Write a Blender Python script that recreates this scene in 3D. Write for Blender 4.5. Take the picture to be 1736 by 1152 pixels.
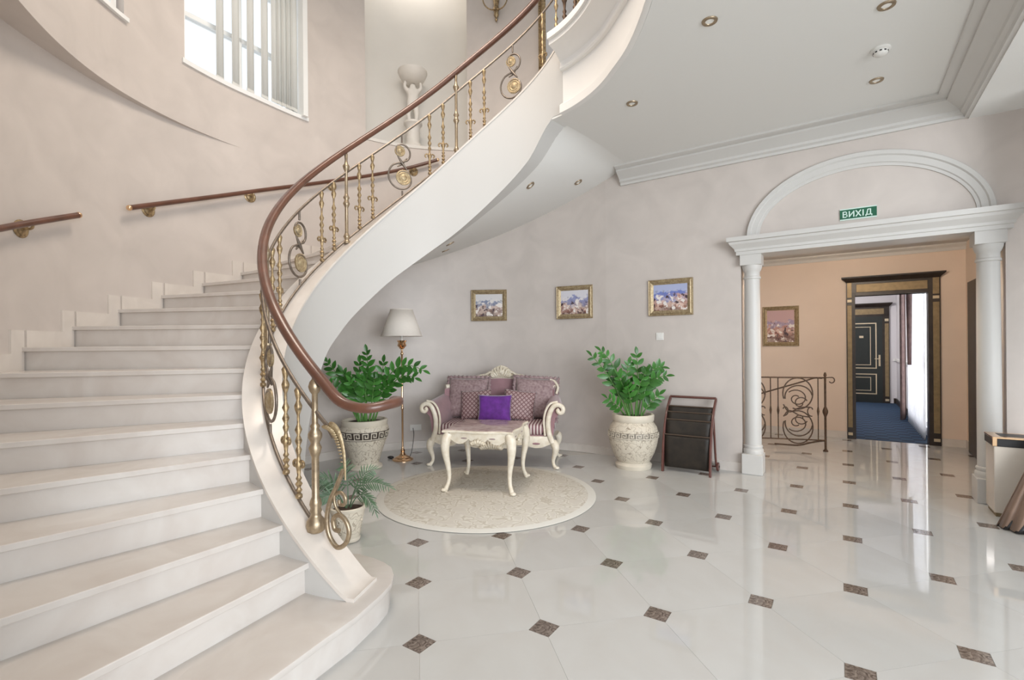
import bpy, bmesh, math, random
from mathutils import Vector, Matrix
for o in list(bpy.data.objects): bpy.data.objects.remove(o)
SC = bpy.context.scene
COL = SC.collection
PI = math.pi
rad = math.radians
# ------------------------------------------------------------------ camera
F, HOR, ROLL, EYE = 831.63, 586.27, 8.606e-3, 1.4
cam_d = bpy.data.cameras.new('camera')
cam = bpy.data.objects.new('camera', cam_d); COL.objects.link(cam)
cam.location = (0, 0, EYE)
cam.rotation_euler = (PI/2, ROLL, 0)
cam_d.sensor_width = 36.0
cam_d.lens = 36.0*F/1736.0
cam_d.shift_y = (HOR-576.0)/1736.0
cam_d.clip_start = 0.05
SC.camera = cam
# ------------------------------------------------------------------ world and light
w = bpy.data.worlds.new('world'); SC.world = w; w.use_nodes = True
bg = w.node_tree.nodes['Background']
bg.inputs[0].default_value = (0.84, 0.92, 1.0, 1); bg.inputs[1].default_value = 1.3
def area(name, loc, target, sx, sy, power, col, shape='RECTANGLE', spread=180):
    l = bpy.data.lights.new(name, 'AREA'); l.shape = shape; l.size = sx; l.size_y = sy
    l.energy = power; l.color = col; l.spread = rad(spread)
    o = bpy.data.objects.new(name, l); COL.objects.link(o); o.location = loc
    o.rotation_euler = (Vector(target)-Vector(loc)).to_track_quat('-Z', 'Y').to_euler()
    return o
area('entrance_window_daylight', (3.6, -2.6, 2.2), (-0.6, 5.0, 1.2), 4.2, 3.0, 30, (0.62, 0.82, 1.0))
area('front_fill_light', (4.2, -6.0, 2.3), (-1.2, 4.5, 1.3), 6.0, 3.6, 700, (0.93, 0.965, 1.0))  # large fill light added behind the camera, no entrance door stands there
area('stairwell_fill_light', (-0.7, 3.5, 6.1), (-0.7, 3.5, 0), 1.6, 1.6, 104, (1.0, 0.87, 0.74), 'DISK')  # unseen warm source added up the stairwell, no chandelier is modelled
SC.view_settings.view_transform = 'Standard'
SC.view_settings.look = 'None'
SC.view_settings.gamma = 1.0
SC.view_settings.use_curve_mapping = False
SC.view_settings.exposure = 0.0

# ------------------------------------------------------------------ frames of the place
CX, CY = -0.484, 3.7357            # centre of the round stair
NA = rad(33.85)                    # direction the arch wall faces away
NX, NY = math.sin(NA), math.cos(NA)
D0 = 5.866                         # arch wall
DP = 8.75                          # vestibule far wall
CEIL = 3.58
RISE, DA, A0 = 0.1578, 8.136, 204.83
def TD(t, d, z=0.0): return Vector((t*NY+d*NX, -t*NX+d*NY, z))
def PO(a, r, z=0.0):
    a = rad(a); return Vector((CX+r*math.sin(a), CY+r*math.cos(a), z))
def interp(tab):
    xs = [p[0] for p in tab]; ys = [p[1] for p in tab]; n = len(xs)
    ms = []
    for i in range(n):
        if i == 0: ms.append((ys[1]-ys[0])/(xs[1]-xs[0]))
        elif i == n-1: ms.append((ys[-1]-ys[-2])/(xs[-1]-xs[-2]))
        else:
            s0 = (ys[i]-ys[i-1])/(xs[i]-xs[i-1]); s1 = (ys[i+1]-ys[i])/(xs[i+1]-xs[i])
            ms.append(0 if s0*s1 <= 0 else 2*s0*s1/(s0+s1))
    def fn(x):
        if x <= xs[0]: return ys[0]
        if x >= xs[-1]: return ys[-1]
        i = 0
        while xs[i+1] < x: i += 1
        h = xs[i+1]-xs[i]; t = (x-xs[i])/h
        return ((1+2*t)*(1-t)**2)*ys[i]+(t*(1-t)**2)*h*ms[i]+(t*t*(3-2*t))*ys[i+1]+(t*t*(t-1))*h*ms[i+1]
    return fn
RL = interp([(190, 2.9), (250, 2.88), (270, 2.85), (302, 2.85), (322, 3.0), (345, 3.18), (362, 3.17), (380, 3.09), (393.85, D0-(CX*NX+CY*NY))])
RU_ = interp([(225, 2.5), (254, 2.63), (278, 2.78), (302, 2.85)])
def RU(a): return RU_(a) if a < 302 else RL(a)
RI = interp([(190, 1.155), (355, 1.155), (403, 1.33), (412, 1.33)])       # open side face of the stringer
def HEL(a): return ((a-A0)/DA+2)*RISE                                     # line of the nosings
HB = interp([(271, 0.0), (274, 0.32), (276.7, 0.62), (281.5, 0.95), (286, 1.17), (291, 1.36), (298, 1.52), (303, 1.63), (312, 1.80), (324, 2.02),
             (341, 2.29), (359, 2.57), (376, 2.90), (390, 3.22), (402.8, CEIL), (409, CEIL)])

# ------------------------------------------------------------------ materials
MATS = {}
WORLD_COORDS = {'plaster'}
def mat(name, col, rough=0.5, metal=0.0, var=0.0, scale=6.0, bump=0.0, bscale=40.0, spec=0.5, col2=None, coat=0.0, trans=0.0, emit=None, estr=0.0, rnd=0.0, sheen=0.0, detail=4.0, dist=0.0):
    m = bpy.data.materials.new(name); m.use_nodes = True
    nt = m.node_tree; b = nt.nodes['Principled BSDF']
    b.inputs['Base Color'].default_value = (*col, 1); b.inputs['Roughness'].default_value = rough
    b.inputs['Metallic'].default_value = metal; b.inputs['Specular IOR Level'].default_value = spec
    b.inputs['Coat Weight'].default_value = coat; b.inputs['Coat Roughness'].default_value = 0.08
    b.inputs['Transmission Weight'].default_value = trans
    if sheen: b.inputs['Sheen Weight'].default_value = sheen; b.inputs['Sheen Roughness'].default_value = 0.4
    if emit: b.inputs['Emission Color'].default_value = (*emit, 1); b.inputs['Emission Strength'].default_value = estr
    tc = nt.nodes.new('ShaderNodeTexCoord')
    COORD = tc.outputs['Object'] if name not in WORLD_COORDS else nt.nodes.new('ShaderNodeNewGeometry').outputs['Position']
    cur = None
    if var > 0 or col2:
        nz = nt.nodes.new('ShaderNodeTexNoise'); nz.inputs['Scale'].default_value = scale; nz.inputs['Detail'].default_value = detail
        nz.inputs['Distortion'].default_value = dist
        nt.links.new(COORD, nz.inputs['Vector'])
        rp = nt.nodes.new('ShaderNodeValToRGB')
        a = tuple(max(0, c*(1-var)) for c in col); z = col2 if col2 else tuple(min(1, c*(1+var)) for c in col)
        rp.color_ramp.elements[0].color = (*a, 1); rp.color_ramp.elements[1].color = (*z, 1)
        rp.color_ramp.elements[0].position = 0.3; rp.color_ramp.elements[1].position = 0.7
        nt.links.new(nz.outputs['Fac'], rp.inputs['Fac']); cur = rp.outputs['Color']
    if rnd > 0:
        oi = nt.nodes.new('ShaderNodeObjectInfo'); hs = nt.nodes.new('ShaderNodeHueSaturation')
        mp = nt.nodes.new('ShaderNodeMapRange'); mp.inputs['To Min'].default_value = 1-rnd; mp.inputs['To Max'].default_value = 1+rnd
        nt.links.new(oi.outputs['Random'], mp.inputs['Value']); nt.links.new(mp.outputs['Result'], hs.inputs['Value'])
        if cur: nt.links.new(cur, hs.inputs['Color'])
        else: hs.inputs['Color'].default_value = (*col, 1)
        cur = hs.outputs['Color']
    if cur: nt.links.new(cur, b.inputs['Base Color'])
    if bump > 0:
        n2 = nt.nodes.new('ShaderNodeTexNoise'); n2.inputs['Scale'].default_value = bscale; n2.inputs['Detail'].default_value = 3
        nt.links.new(COORD, n2.inputs['Vector'])
        bp = nt.nodes.new('ShaderNodeBump'); bp.inputs['Strength'].default_value = bump; bp.inputs['Distance'].default_value = 0.01
        nt.links.new(n2.outputs['Fac'], bp.inputs['Height']); nt.links.new(bp.outputs['Normal'], b.inputs['Normal'])
    MATS[name] = m
    return m
mat('plaster', (0.615, 0.553, 0.508), 0.42, var=0.06, scale=3.0, bump=0.05, bscale=14, detail=6, dist=0.6)
mat('plaster_niche_lit', (0.74, 0.71, 0.66), 0.5, var=0.03, scale=2.0)  # same plaster as the walls, the niche's brighter light put into its colour
mat('peach', (0.77, 0.63, 0.52), 0.5, var=0.03, scale=2.2)
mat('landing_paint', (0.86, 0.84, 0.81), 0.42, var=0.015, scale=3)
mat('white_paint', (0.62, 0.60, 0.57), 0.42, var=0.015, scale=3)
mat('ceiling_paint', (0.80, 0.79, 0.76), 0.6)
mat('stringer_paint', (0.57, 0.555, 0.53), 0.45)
mat('corridor_wall', (0.74, 0.72, 0.74), 0.6)
mat('marble', (0.56, 0.545, 0.52), 0.045, var=0.03, scale=1.6, col2=(0.585, 0.585, 0.57), rnd=0.025, detail=8, dist=1.0, spec=0.75)
mat('marble_step', (0.60, 0.545, 0.50), 0.22, col2=(0.67, 0.63, 0.59), scale=3.2, detail=8, dist=1.4, rnd=0.02)
mat('marble_skirt', (0.66, 0.60, 0.545), 0.25, col2=(0.74, 0.68, 0.62), scale=4, detail=6, dist=1.0)
mat('emperador', (0.055, 0.036, 0.028), 0.12, col2=(0.33, 0.27, 0.23), scale=28, detail=7, dist=2.2, rnd=0.12)
mat('grout', (0.66, 0.63, 0.58), 0.5)
mat('rail_wood', (0.095, 0.038, 0.022), 0.32, col2=(0.15, 0.06, 0.036), scale=9, coat=0.25)
mat('bronze', (0.30, 0.235, 0.165), 0.38, metal=0.85, col2=(0.46, 0.36, 0.24), scale=40)
mat('pewter', (0.21, 0.175, 0.145), 0.42, metal=0.8, var=0.2, scale=30)
mat('gilt', (0.16, 0.11, 0.065), 0.42, metal=0.7, col2=(0.58, 0.43, 0.24), scale=38)
mat('gilt_pale', (0.52, 0.42, 0.26), 0.42, metal=0.5, col2=(0.30, 0.215, 0.12), scale=50, bump=0.3, bscale=120)
mat('brass', (0.80, 0.54, 0.33), 0.2, metal=1.0)
mat('iron', (0.06, 0.032, 0.018), 0.5, metal=0.4, col2=(0.12, 0.068, 0.038), scale=40)
mat('ivory', (0.72, 0.63, 0.49), 0.36, col2=(0.86, 0.79, 0.67), scale=22, bump=0.15, bscale=70)
mat('ivory_carved', (0.62, 0.52, 0.37), 0.4, col2=(0.86, 0.79, 0.66), scale=60, bump=0.5, bscale=90)
mat('mauve', (0.33, 0.185, 0.20), 0.7, var=0.10, scale=9, sheen=0.5)
mat('purple', (0.13, 0.022, 0.25), 0.75, var=0.3, scale=14, sheen=0.7)
mat('mauve_marble', (0.26, 0.17, 0.17), 0.22, col2=(0.50, 0.40, 0.38), scale=9, detail=7, dist=1.5)
mat('ruffle', (0.24, 0.15, 0.16), 0.7, col2=(0.42, 0.31, 0.30), scale=35, sheen=0.3)
mat('lampshade', (0.95, 0.88, 0.80), 0.8, var=0.02, scale=30)
mat('soil', (0.045, 0.025, 0.015), 0.95, var=0.5, scale=40, bump=0.8)
mat('leaf', (0.028, 0.115, 0.018), 0.32, col2=(0.07, 0.25, 0.035), scale=7, rnd=0.35)
mat('leaf_stem', (0.10, 0.24, 0.05), 0.5, var=0.2, scale=10)
mat('palm', (0.07, 0.13, 0.07), 0.5, col2=(0.14, 0.22, 0.12), scale=9, rnd=0.2)
mat('rack_wood', (0.105, 0.036, 0.028), 0.35, col2=(0.15, 0.055, 0.042), scale=12, coat=0.3)
mat('rack_cloth', (0.020, 0.014, 0.009), 0.55, var=0.35, scale=14)
mat('pocket_edge', (0.07, 0.045, 0.03), 0.5)
mat('switch_white', (0.80, 0.78, 0.74), 0.4)
mat('black', (0.012, 0.010, 0.010), 0.4)
mat('dark_wood', (0.028, 0.018, 0.012), 0.4, var=0.3, scale=12)
mat('olive_gold', (0.26, 0.19, 0.10), 0.45, metal=0.35, var=0.15, scale=18)
mat('door_line', (0.62, 0.52, 0.36), 0.45, metal=0.3)
mat('door_black', (0.018, 0.022, 0.020), 0.35)
mat('sheer', (0.92, 0.92, 0.94), 0.9)
mat('drape', (0.17, 0.11, 0.10), 0.8, var=0.2, scale=14)
mat('drape_brown', (0.27, 0.175, 0.125), 0.6, var=0.12, scale=8, sheen=0.4)
mat('window_white', (0.86, 0.86, 0.84), 0.35)
mat('blind', (0.86, 0.85, 0.81), 0.7)
mat('sign_green', (0.008, 0.115, 0.055), 0.4)
mat('sign_white', (0.70, 0.86, 0.78), 0.4)
mat('statue_white', (0.80, 0.76, 0.70), 0.5, var=0.03, scale=10)
mat('lens', (0.85, 0.84, 0.80), 0.25, emit=(1.0, 0.95, 0.85), estr=0.05)
mat('bin_stone', (0.68, 0.60, 0.51), 0.25, var=0.04, scale=4)
mat('mirror', (0.82, 0.84, 0.90), 0.05, metal=1.0)
mat('flower', (0.50, 0.38, 0.62), 0.6, var=0.2, scale=20)
m = mat('glass', (1, 1, 1), 0.02)
_nt = m.node_tree; _t = _nt.nodes.new('ShaderNodeBsdfTransparent'); _g = _nt.nodes.new('ShaderNodeBsdfGlossy'); _g.inputs['Roughness'].default_value = 0.02
_m = _nt.nodes.new('ShaderNodeMixShader'); _m.inputs[0].default_value = 0.05
_nt.links.new(_t.outputs[0], _m.inputs[1]); _nt.links.new(_g.outputs[0], _m.inputs[2]); _nt.links.new(_m.outputs[0], _nt.nodes['Material Output'].inputs['Surface'])

def nodes_of(name): 
    nt = MATS[name].node_tree; return nt, nt.nodes['Principled BSDF']
def new(nt, kind, **kw):
    n = nt.nodes.new(kind)
    for k, v in kw.items(): setattr(n, k, v)
    return n
# striped silk (stripes along the seat's width)
mat('stripe', (0.5, 0.4, 0.4), 0.5)
nt, b = nodes_of('stripe')
tc = new(nt, 'ShaderNodeTexCoord'); wv = new(nt, 'ShaderNodeTexWave'); wv.inputs['Scale'].default_value = 8.5
cr = new(nt, 'ShaderNodeValToRGB'); cr.color_ramp.interpolation = 'CONSTANT'
cr.color_ramp.elements[0].color = (0.20, 0.085, 0.10, 1); cr.color_ramp.elements[1].color = (0.66, 0.56, 0.53, 1); cr.color_ramp.elements[1].position = 0.52
nt.links.new(tc.outputs['Object'], wv.inputs['Vector']); nt.links.new(wv.outputs['Fac'], cr.inputs['Fac']); nt.links.new(cr.outputs['Color'], b.inputs['Base Color'])
# diamond trellis cushion
mat('diamond', (0.5, 0.4, 0.4), 0.55, sheen=0.3)
nt, b = nodes_of('diamond')
tc = new(nt, 'ShaderNodeTexCoord'); mp = new(nt, 'ShaderNodeMapping'); mp.inputs['Rotation'].default_value = (0, rad(45), 0); mp.inputs['Scale'].default_value = (26, 26, 26)
sx = new(nt, 'ShaderNodeSeparateXYZ'); nt.links.new(tc.outputs['Object'], mp.inputs['Vector']); nt.links.new(mp.outputs['Vector'], sx.inputs['Vector'])
def frac_line(sock):
    f = new(nt, 'ShaderNodeMath', operation='FRACT'); nt.links.new(sock, f.inputs[0])
    g = new(nt, 'ShaderNodeMath', operation='LESS_THAN'); g.inputs[1].default_value = 0.28; nt.links.new(f.outputs[0], g.inputs[0]); return g.outputs[0]
mx = new(nt, 'ShaderNodeMath', operation='MAXIMUM'); nt.links.new(frac_line(sx.outputs['X']), mx.inputs[0]); nt.links.new(frac_line(sx.outputs['Z']), mx.inputs[1])
cr = new(nt, 'ShaderNodeValToRGB'); cr.color_ramp.elements[0].color = (0.43, 0.30, 0.29, 1); cr.color_ramp.elements[1].color = (0.18, 0.085, 0.09, 1)
nt.links.new(mx.outputs[0], cr.inputs['Fac']); nt.links.new(cr.outputs['Color'], b.inputs['Base Color'])
# rug: pale wool with scrolling vine tracery and a plain border
mat('rug', (0.6, 0.55, 0.48), 0.95)
nt, b = nodes_of('rug')
tc = new(nt, 'ShaderNodeTexCoord'); vo = new(nt, 'ShaderNodeTexVoronoi', feature='DISTANCE_TO_EDGE'); vo.inputs['Scale'].default_value = 12.5
nz = new(nt, 'ShaderNodeTexNoise'); nz.inputs['Scale'].default_value = 5.0; nz.inputs['Detail'].default_value = 2
va = new(nt, 'ShaderNodeMixRGB'); va.inputs[0].default_value = 0.22
nt.links.new(tc.outputs['Object'], nz.inputs['Vector']); nt.links.new(tc.outputs['Object'], va.inputs[1]); nt.links.new(nz.outputs['Color'], va.inputs[2]); nt.links.new(va.outputs[0], vo.inputs['Vector'])
cr = new(nt, 'ShaderNodeValToRGB'); cr.color_ramp.elements[0].color = (0.52, 0.47, 0.395, 1); cr.color_ramp.elements[0].position = 0.02
cr.color_ramp.elements[1].color = (0.68, 0.645, 0.575, 1); cr.color_ramp.elements[1].position = 0.10
e = cr.color_ramp.elements.new(0.22); e.color = (0.60, 0.555, 0.49, 1)
nt.links.new(vo.outputs['Distance'], cr.inputs['Fac'])
ln = new(nt, 'ShaderNodeVectorMath', operation='LENGTH'); nt.links.new(tc.outputs['Object'], ln.inputs[0])
gt = new(nt, 'ShaderNodeMath', operation='GREATER_THAN'); gt.inputs[1].default_value = 0.955; nt.links.new(ln.outputs['Value'], gt.inputs[0])
mx = new(nt, 'ShaderNodeMixRGB'); nt.links.new(gt.outputs[0], mx.inputs[0]); nt.links.new(cr.outputs['Color'], mx.inputs[1]); mx.inputs[2].default_value = (0.68, 0.655, 0.60, 1)
nt.links.new(mx.outputs[0], b.inputs['Base Color'])
bp = new(nt, 'ShaderNodeBump'); bp.inputs['Strength'].default_value = 0.5; bp.inputs['Distance'].default_value = 0.006
nt.links.new(vo.outputs['Distance'], bp.inputs['Height']); nt.links.new(bp.outputs['Normal'], b.inputs['Normal'])
# cracked cream ceramic
mat('ceramic', (0.72, 0.66, 0.55), 0.55, bump=0.0)
nt, b = nodes_of('ceramic')
tc = new(nt, 'ShaderNodeTexCoord'); vo = new(nt, 'ShaderNodeTexVoronoi', feature='DISTANCE_TO_EDGE'); vo.inputs['Scale'].default_value = 15.0
nz = new(nt, 'ShaderNodeTexNoise'); nz.inputs['Scale'].default_value = 8.0
va = new(nt, 'ShaderNodeMixRGB'); va.inputs[0].default_value = 0.25
nt.links.new(tc.outputs['Object'], nz.inputs['Vector']); nt.links.new(tc.outputs['Object'], va.inputs[1]); nt.links.new(nz.outputs['Color'], va.inputs[2]); nt.links.new(va.outputs[0], vo.inputs['Vector'])
cr = new(nt, 'ShaderNodeValToRGB'); cr.color_ramp.elements[0].color = (0.27, 0.21, 0.15, 1); cr.color_ramp.elements[1].color = (0.66, 0.59, 0.48, 1); cr.color_ramp.elements[1].position = 0.045
nt.links.new(vo.outputs['Distance'], cr.inputs['Fac']); nt.links.new(cr.outputs['Color'], b.inputs['Base Color'])
bp = new(nt, 'ShaderNodeBump'); bp.inputs['Strength'].default_value = 0.5; bp.inputs['Distance'].default_value = 0.008
nt.links.new(vo.outputs['Distance'], bp.inputs['Height']); nt.links.new(bp.outputs['Normal'], b.inputs['Normal'])
mat('ceramic_plain', (0.68, 0.61, 0.50), 0.5, var=0.06, scale=10)
mat('key_dark', (0.06, 0.045, 0.035), 0.5, var=0.2, scale=20)
mat('key_grey', (0.24, 0.21, 0.17), 0.5, var=0.4, scale=26)
# blue carpet
mat('carpet', (0.02, 0.06, 0.12), 0.95)
nt, b = nodes_of('carpet')
tc = new(nt, 'ShaderNodeTexCoord'); ck = new(nt, 'ShaderNodeTexChecker'); ck.inputs['Scale'].default_value = 7
ck.inputs['Color1'].default_value = (0.006, 0.022, 0.055, 1); ck.inputs['Color2'].default_value = (0.018, 0.052, 0.11, 1)
nt.links.new(tc.outputs['Object'], ck.inputs['Vector']); nt.links.new(ck.outputs['Color'], b.inputs['Base Color'])
# paintings: loose brushwork, sky above sea above terrace
def painting(name, sky, sea, land, land2, horizon, seed):
    mat(name, land, 0.5); nt, b = nodes_of(name)
    tc = new(nt, 'ShaderNodeTexCoord'); mp = new(nt, 'ShaderNodeMapping'); mp.inputs['Location'].default_value = (seed*3.1, 0, seed*1.7)
    nt.links.new(tc.outputs['Object'], mp.inputs['Vector'])
    nz = new(nt, 'ShaderNodeTexNoise'); nz.inputs['Scale'].default_value = 11; nz.inputs['Detail'].default_value = 5; nt.links.new(mp.outputs['Vector'], nz.inputs['Vector'])
    sp = new(nt, 'ShaderNodeSeparateXYZ'); nt.links.new(tc.outputs['Object'], sp.inputs['Vector'])
    ad = new(nt, 'ShaderNodeMath', operation='MULTIPLY_ADD'); ad.inputs[1].default_value = 0.30; nt.links.new(nz.outputs['Fac'], ad.inputs[0]); nt.links.new(sp.outputs['Z'], ad.inputs[2])
    cr = new(nt, 'ShaderNodeValToRGB'); r = cr.color_ramp
    mr = new(nt, 'ShaderNodeMapRange'); mr.inputs['From Min'].default_value = -0.02; mr.inputs['From Max'].default_value = 0.32
    nt.links.new(ad.outputs[0], mr.inputs['Value']); nt.links.new(mr.outputs['Result'], cr.inputs['Fac'])
    r.elements[0].color = (*[c*0.35 for c in land], 1); r.elements[0].position = 0.05
    r.elements[1].color = (*sky, 1); r.elements[1].position = 0.92
    for p, c in ((0.2, land), (horizon-0.08, land2), (horizon, sea), (horizon+0.16, sea), (horizon+0.22, sky)):
        e = r.elements.new(p); e.color = (*c, 1)
    vo = new(nt, 'ShaderNodeTexVoronoi'); vo.inputs['Scale'].default_value = 26; nt.links.new(mp.outputs['Vector'], vo.inputs['Vector'])
    cr2 = new(nt, 'ShaderNodeValToRGB'); cr2.color_ramp.elements[0].color = (0.12, 0.06, 0.05, 1); cr2.color_ramp.elements[1].color = (0.85, 0.72, 0.62, 1)
    sx2 = new(nt, 'ShaderNodeSeparateXYZ'); nt.links.new(vo.outputs['Color'], sx2.inputs['Vector']); nt.links.new(sx2.outputs['X'], cr2.inputs['Fac'])
    mk = new(nt, 'ShaderNodeMapRange'); mk.inputs['From Min'].default_value = 0.06; mk.inputs['From Max'].default_value = -0.08; mk.inputs['To Max'].default_value = 0.55
    nt.links.new(sp.outputs['Z'], mk.inputs['Value'])
    mx = new(nt, 'ShaderNodeMixRGB'); nt.links.new(mk.outputs['Result'], mx.inputs[0]); nt.links.new(cr.outputs['Color'], mx.inputs[1]); nt.links.new(cr2.outputs['Color'], mx.inputs[2])
    n3 = new(nt, 'ShaderNodeTexNoise'); n3.inputs['Scale'].default_value = 15; n3.inputs['Detail'].default_value = 3; nt.links.new(mp.outputs['Vector'], n3.inputs['Vector'])
    for lo, hi, c in ((0.56, 0.60, (0.80, 0.74, 0.70)), (0.40, 0.36, (0.07, 0.04, 0.05))):
        th = new(nt, 'ShaderNodeMapRange'); th.inputs['From Min'].default_value = lo; th.inputs['From Max'].default_value = hi; nt.links.new(n3.outputs['Fac'], th.inputs['Value'])
        zm_ = new(nt, 'ShaderNodeMapRange'); zm_.inputs['From Min'].default_value = 0.10; zm_.inputs['From Max'].default_value = 0.02; nt.links.new(sp.outputs['Z'], zm_.inputs['Value'])
        ml = new(nt, 'ShaderNodeMath', operation='MULTIPLY'); nt.links.new(th.outputs['Result'], ml.inputs[0]); nt.links.new(zm_.outputs['Result'], ml.inputs[1])
        m2 = new(nt, 'ShaderNodeMixRGB'); nt.links.new(ml.outputs[0], m2.inputs[0]); nt.links.new(mx.outputs[0], m2.inputs[1]); m2.inputs[2].default_value = (*c, 1); mx = m2
    nt.links.new(mx.outputs[0], b.inputs['Base Color'])
painting('painting_bay', (0.66, 0.64, 0.64), (0.20, 0.24, 0.36), (0.30, 0.15, 0.12), (0.55, 0.42, 0.38), 0.48, 1)
painting('painting_court', (0.66, 0.64, 0.68), (0.26, 0.28, 0.48), (0.42, 0.16, 0.12), (0.60, 0.46, 0.42), 0.46, 2)
painting('painting_terrace', (0.42, 0.46, 0.66), (0.16, 0.21, 0.52), (0.50, 0.17, 0.10), (0.62, 0.40, 0.36), 0.50, 3)
painting('painting_coast', (0.55, 0.36, 0.36), (0.36, 0.28, 0.40), (0.45, 0.12, 0.08), (0.55, 0.25, 0.20), 0.50, 5)
# translucency for blinds and sheers, shade
def translucent(name, fac):
    nt, b = nodes_of(name); out = nt.nodes['Material Output']
    tr = new(nt, 'ShaderNodeBsdfTranslucent'); tr.inputs['Color'].default_value = b.inputs['Base Color'].default_value
    ms = new(nt, 'ShaderNodeMixShader'); ms.inputs[0].default_value = fac
    nt.links.new(b.outputs[0], ms.inputs[1]); nt.links.new(tr.outputs[0], ms.inputs[2]); nt.links.new(ms.outputs[0], out.inputs['Surface'])
translucent('blind', 0.35); translucent('sheer', 0.55); translucent('lampshade', 0.12)

# ------------------------------------------------------------------ mesh helpers
class MB:
    def __init__(s): s.v = []; s.f = []
    def add(s, vs, fs):
        o = len(s.v); s.v += [tuple(v) for v in vs]; s.f += [tuple(i+o for i in f) for f in fs]; return s
    def box(s, x0, x1, y0, y1, z0, z1, M=None):
        vs = [Vector(p) for p in ((x0,y0,z0),(x1,y0,z0),(x1,y1,z0),(x0,y1,z0),(x0,y0,z1),(x1,y0,z1),(x1,y1,z1),(x0,y1,z1))]
        if M: vs = [M @ v for v in vs]
        return s.add(vs, [(0,3,2,1),(4,5,6,7),(0,1,5,4),(1,2,6,5),(2,3,7,6),(3,0,4,7)])
    def prism(s, poly, z0, z1):                       # poly: xy points counter-clockwise
        n = len(poly)
        vs = [(p[0], p[1], z0) for p in poly]+[(p[0], p[1], z1) for p in poly]
        return s.add(vs, [tuple(reversed(range(n))), tuple(range(n, 2*n))]+[(i, (i+1)%n, n+(i+1)%n, n+i) for i in range(n)])
    def plate(s, poly, y0, y1):                       # poly: xz points, extruded along y
        n = len(poly)
        vs = [(p[0], y0, p[1]) for p in poly]+[(p[0], y1, p[1]) for p in poly]
        return s.add(vs, [tuple(range(n)), tuple(reversed(range(n, 2*n)))]+[(i, n+i, n+(i+1)%n, (i+1)%n) for i in range(n)])
    def lathe(s, prof, seg=24, c=(0,0,0), caps=True):
        vs = []; n = len(prof)
        for r, z in prof:
            for k in range(seg):
                a = 2*PI*k/seg; vs.append((c[0]+r*math.cos(a), c[1]+r*math.sin(a), c[2]+z))
        fs = [(i*seg+k, i*seg+(k+1)%seg, (i+1)*seg+(k+1)%seg, (i+1)*seg+k) for i in range(n-1) for k in range(seg)]
        if caps: fs += [tuple(reversed(range(seg))), tuple(range((n-1)*seg, n*seg))]
        return s.add(vs, fs)
    def tube(s, path, r, seg=8, caps=True, flat=1.0):
        path = [Vector(p) for p in path]; n = len(path)
        rs = r if isinstance(r, (list, tuple)) else [r]*n
        tang = [(path[min(i+1, n-1)]-path[max(i-1, 0)]).normalized() for i in range(n)]
        up = Vector((0,0,1)) if abs(tang[0].z) < 0.9 else Vector((1,0,0))
        nrm = (up-tang[0]*up.dot(tang[0])).normalized(); vs = []
        for i in range(n):
            if i: nrm = nrm-tang[i]*nrm.dot(tang[i]); nrm = nrm.normalized() if nrm.length > 1e-6 else Vector((1,0,0))
            bn = tang[i].cross(nrm)
            for k in range(seg):
                a = 2*PI*k/seg; vs.append(path[i]+(nrm*math.cos(a)+bn*math.sin(a)*flat)*rs[i])
        fs = [(i*seg+k, i*seg+(k+1)%seg, (i+1)*seg+(k+1)%seg, (i+1)*seg+k) for i in range(n-1) for k in range(seg)]
        if caps: fs += [tuple(reversed(range(seg))), tuple(range((n-1)*seg, n*seg))]
        return s.add(vs, fs)
    def loft(s, rings, closed=True, caps=True):       # rings: equal length point lists
        n = len(rings); k = len(rings[0]); vs = [p for r in rings for p in r]; fs = []
        for i in range(n-1):
            for j in range(k if closed else k-1):
                fs.append((i*k+j, i*k+(j+1)%k, (i+1)*k+(j+1)%k, (i+1)*k+j))
        if caps and closed: fs += [tuple(reversed(range(k))), tuple(range((n-1)*k, n*k))]
        return s.add(vs, fs)
    def ball(s, c, r, seg=12, rings=8, sx=1, sy=1, sz=1):
        prof = [(max(1e-4, math.sin(PI*i/rings))*r, -math.cos(PI*i/rings)*r) for i in range(rings+1)]
        o = len(s.v); s.lathe(prof, seg); 
        for i in range(o, len(s.v)):
            x, y, z = s.v[i]; s.v[i] = (c[0]+x*sx, c[1]+y*sy, c[2]+z*sz)
        return s
    def xf(s, M):
        s.v = [tuple(M @ Vector(v)) for v in s.v]; return s
    def mesh(s, name, m, smooth=35, bevel=0):
        me = bpy.data.meshes.new(name)
        me.from_pydata(s.v, [], s.f)
        bm = bmesh.new(); bm.from_mesh(me)
        bmesh.ops.recalc_face_normals(bm, faces=bm.faces)
        if bevel: bmesh.ops.bevel(bm, geom=[e for e in bm.edges if len(e.link_faces) == 2 and e.calc_face_angle(0) > 0.6], offset=bevel, segments=2, profile=0.5, affect='EDGES', clamp_overlap=True)
        bm.to_mesh(me); bm.free()
        if m: me.materials.append(MATS[m])
        if smooth: me.shade_smooth(); me.set_sharp_from_angle(angle=rad(smooth))
        return me
    def build(s, name, m, parent=None, loc=(0,0,0), rz=0, smooth=35, bevel=0):
        return link(name, s.mesh(name, m, smooth, bevel), parent, loc, rz)
def link(name, me, parent=None, loc=(0,0,0), rz=0, rot=None):
    o = bpy.data.objects.new(name, me); COL.objects.link(o); o.location = loc
    o.rotation_euler = rot if rot else (0, 0, rz)
    if parent: o.parent = parent
    return o
def thing(name, label, cat, loc=(0,0,0), rz=0, group=None):
    o = bpy.data.objects.new(name, None); COL.objects.link(o); o.location = loc; o.rotation_euler = (0, 0, rz); o.empty_display_size = 0.1
    return tag(o, label, cat, group)
def tag(o, label, cat, group=None):
    o['label'] = label; o['category'] = cat
    if group: o['group'] = group
    return o
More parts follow.
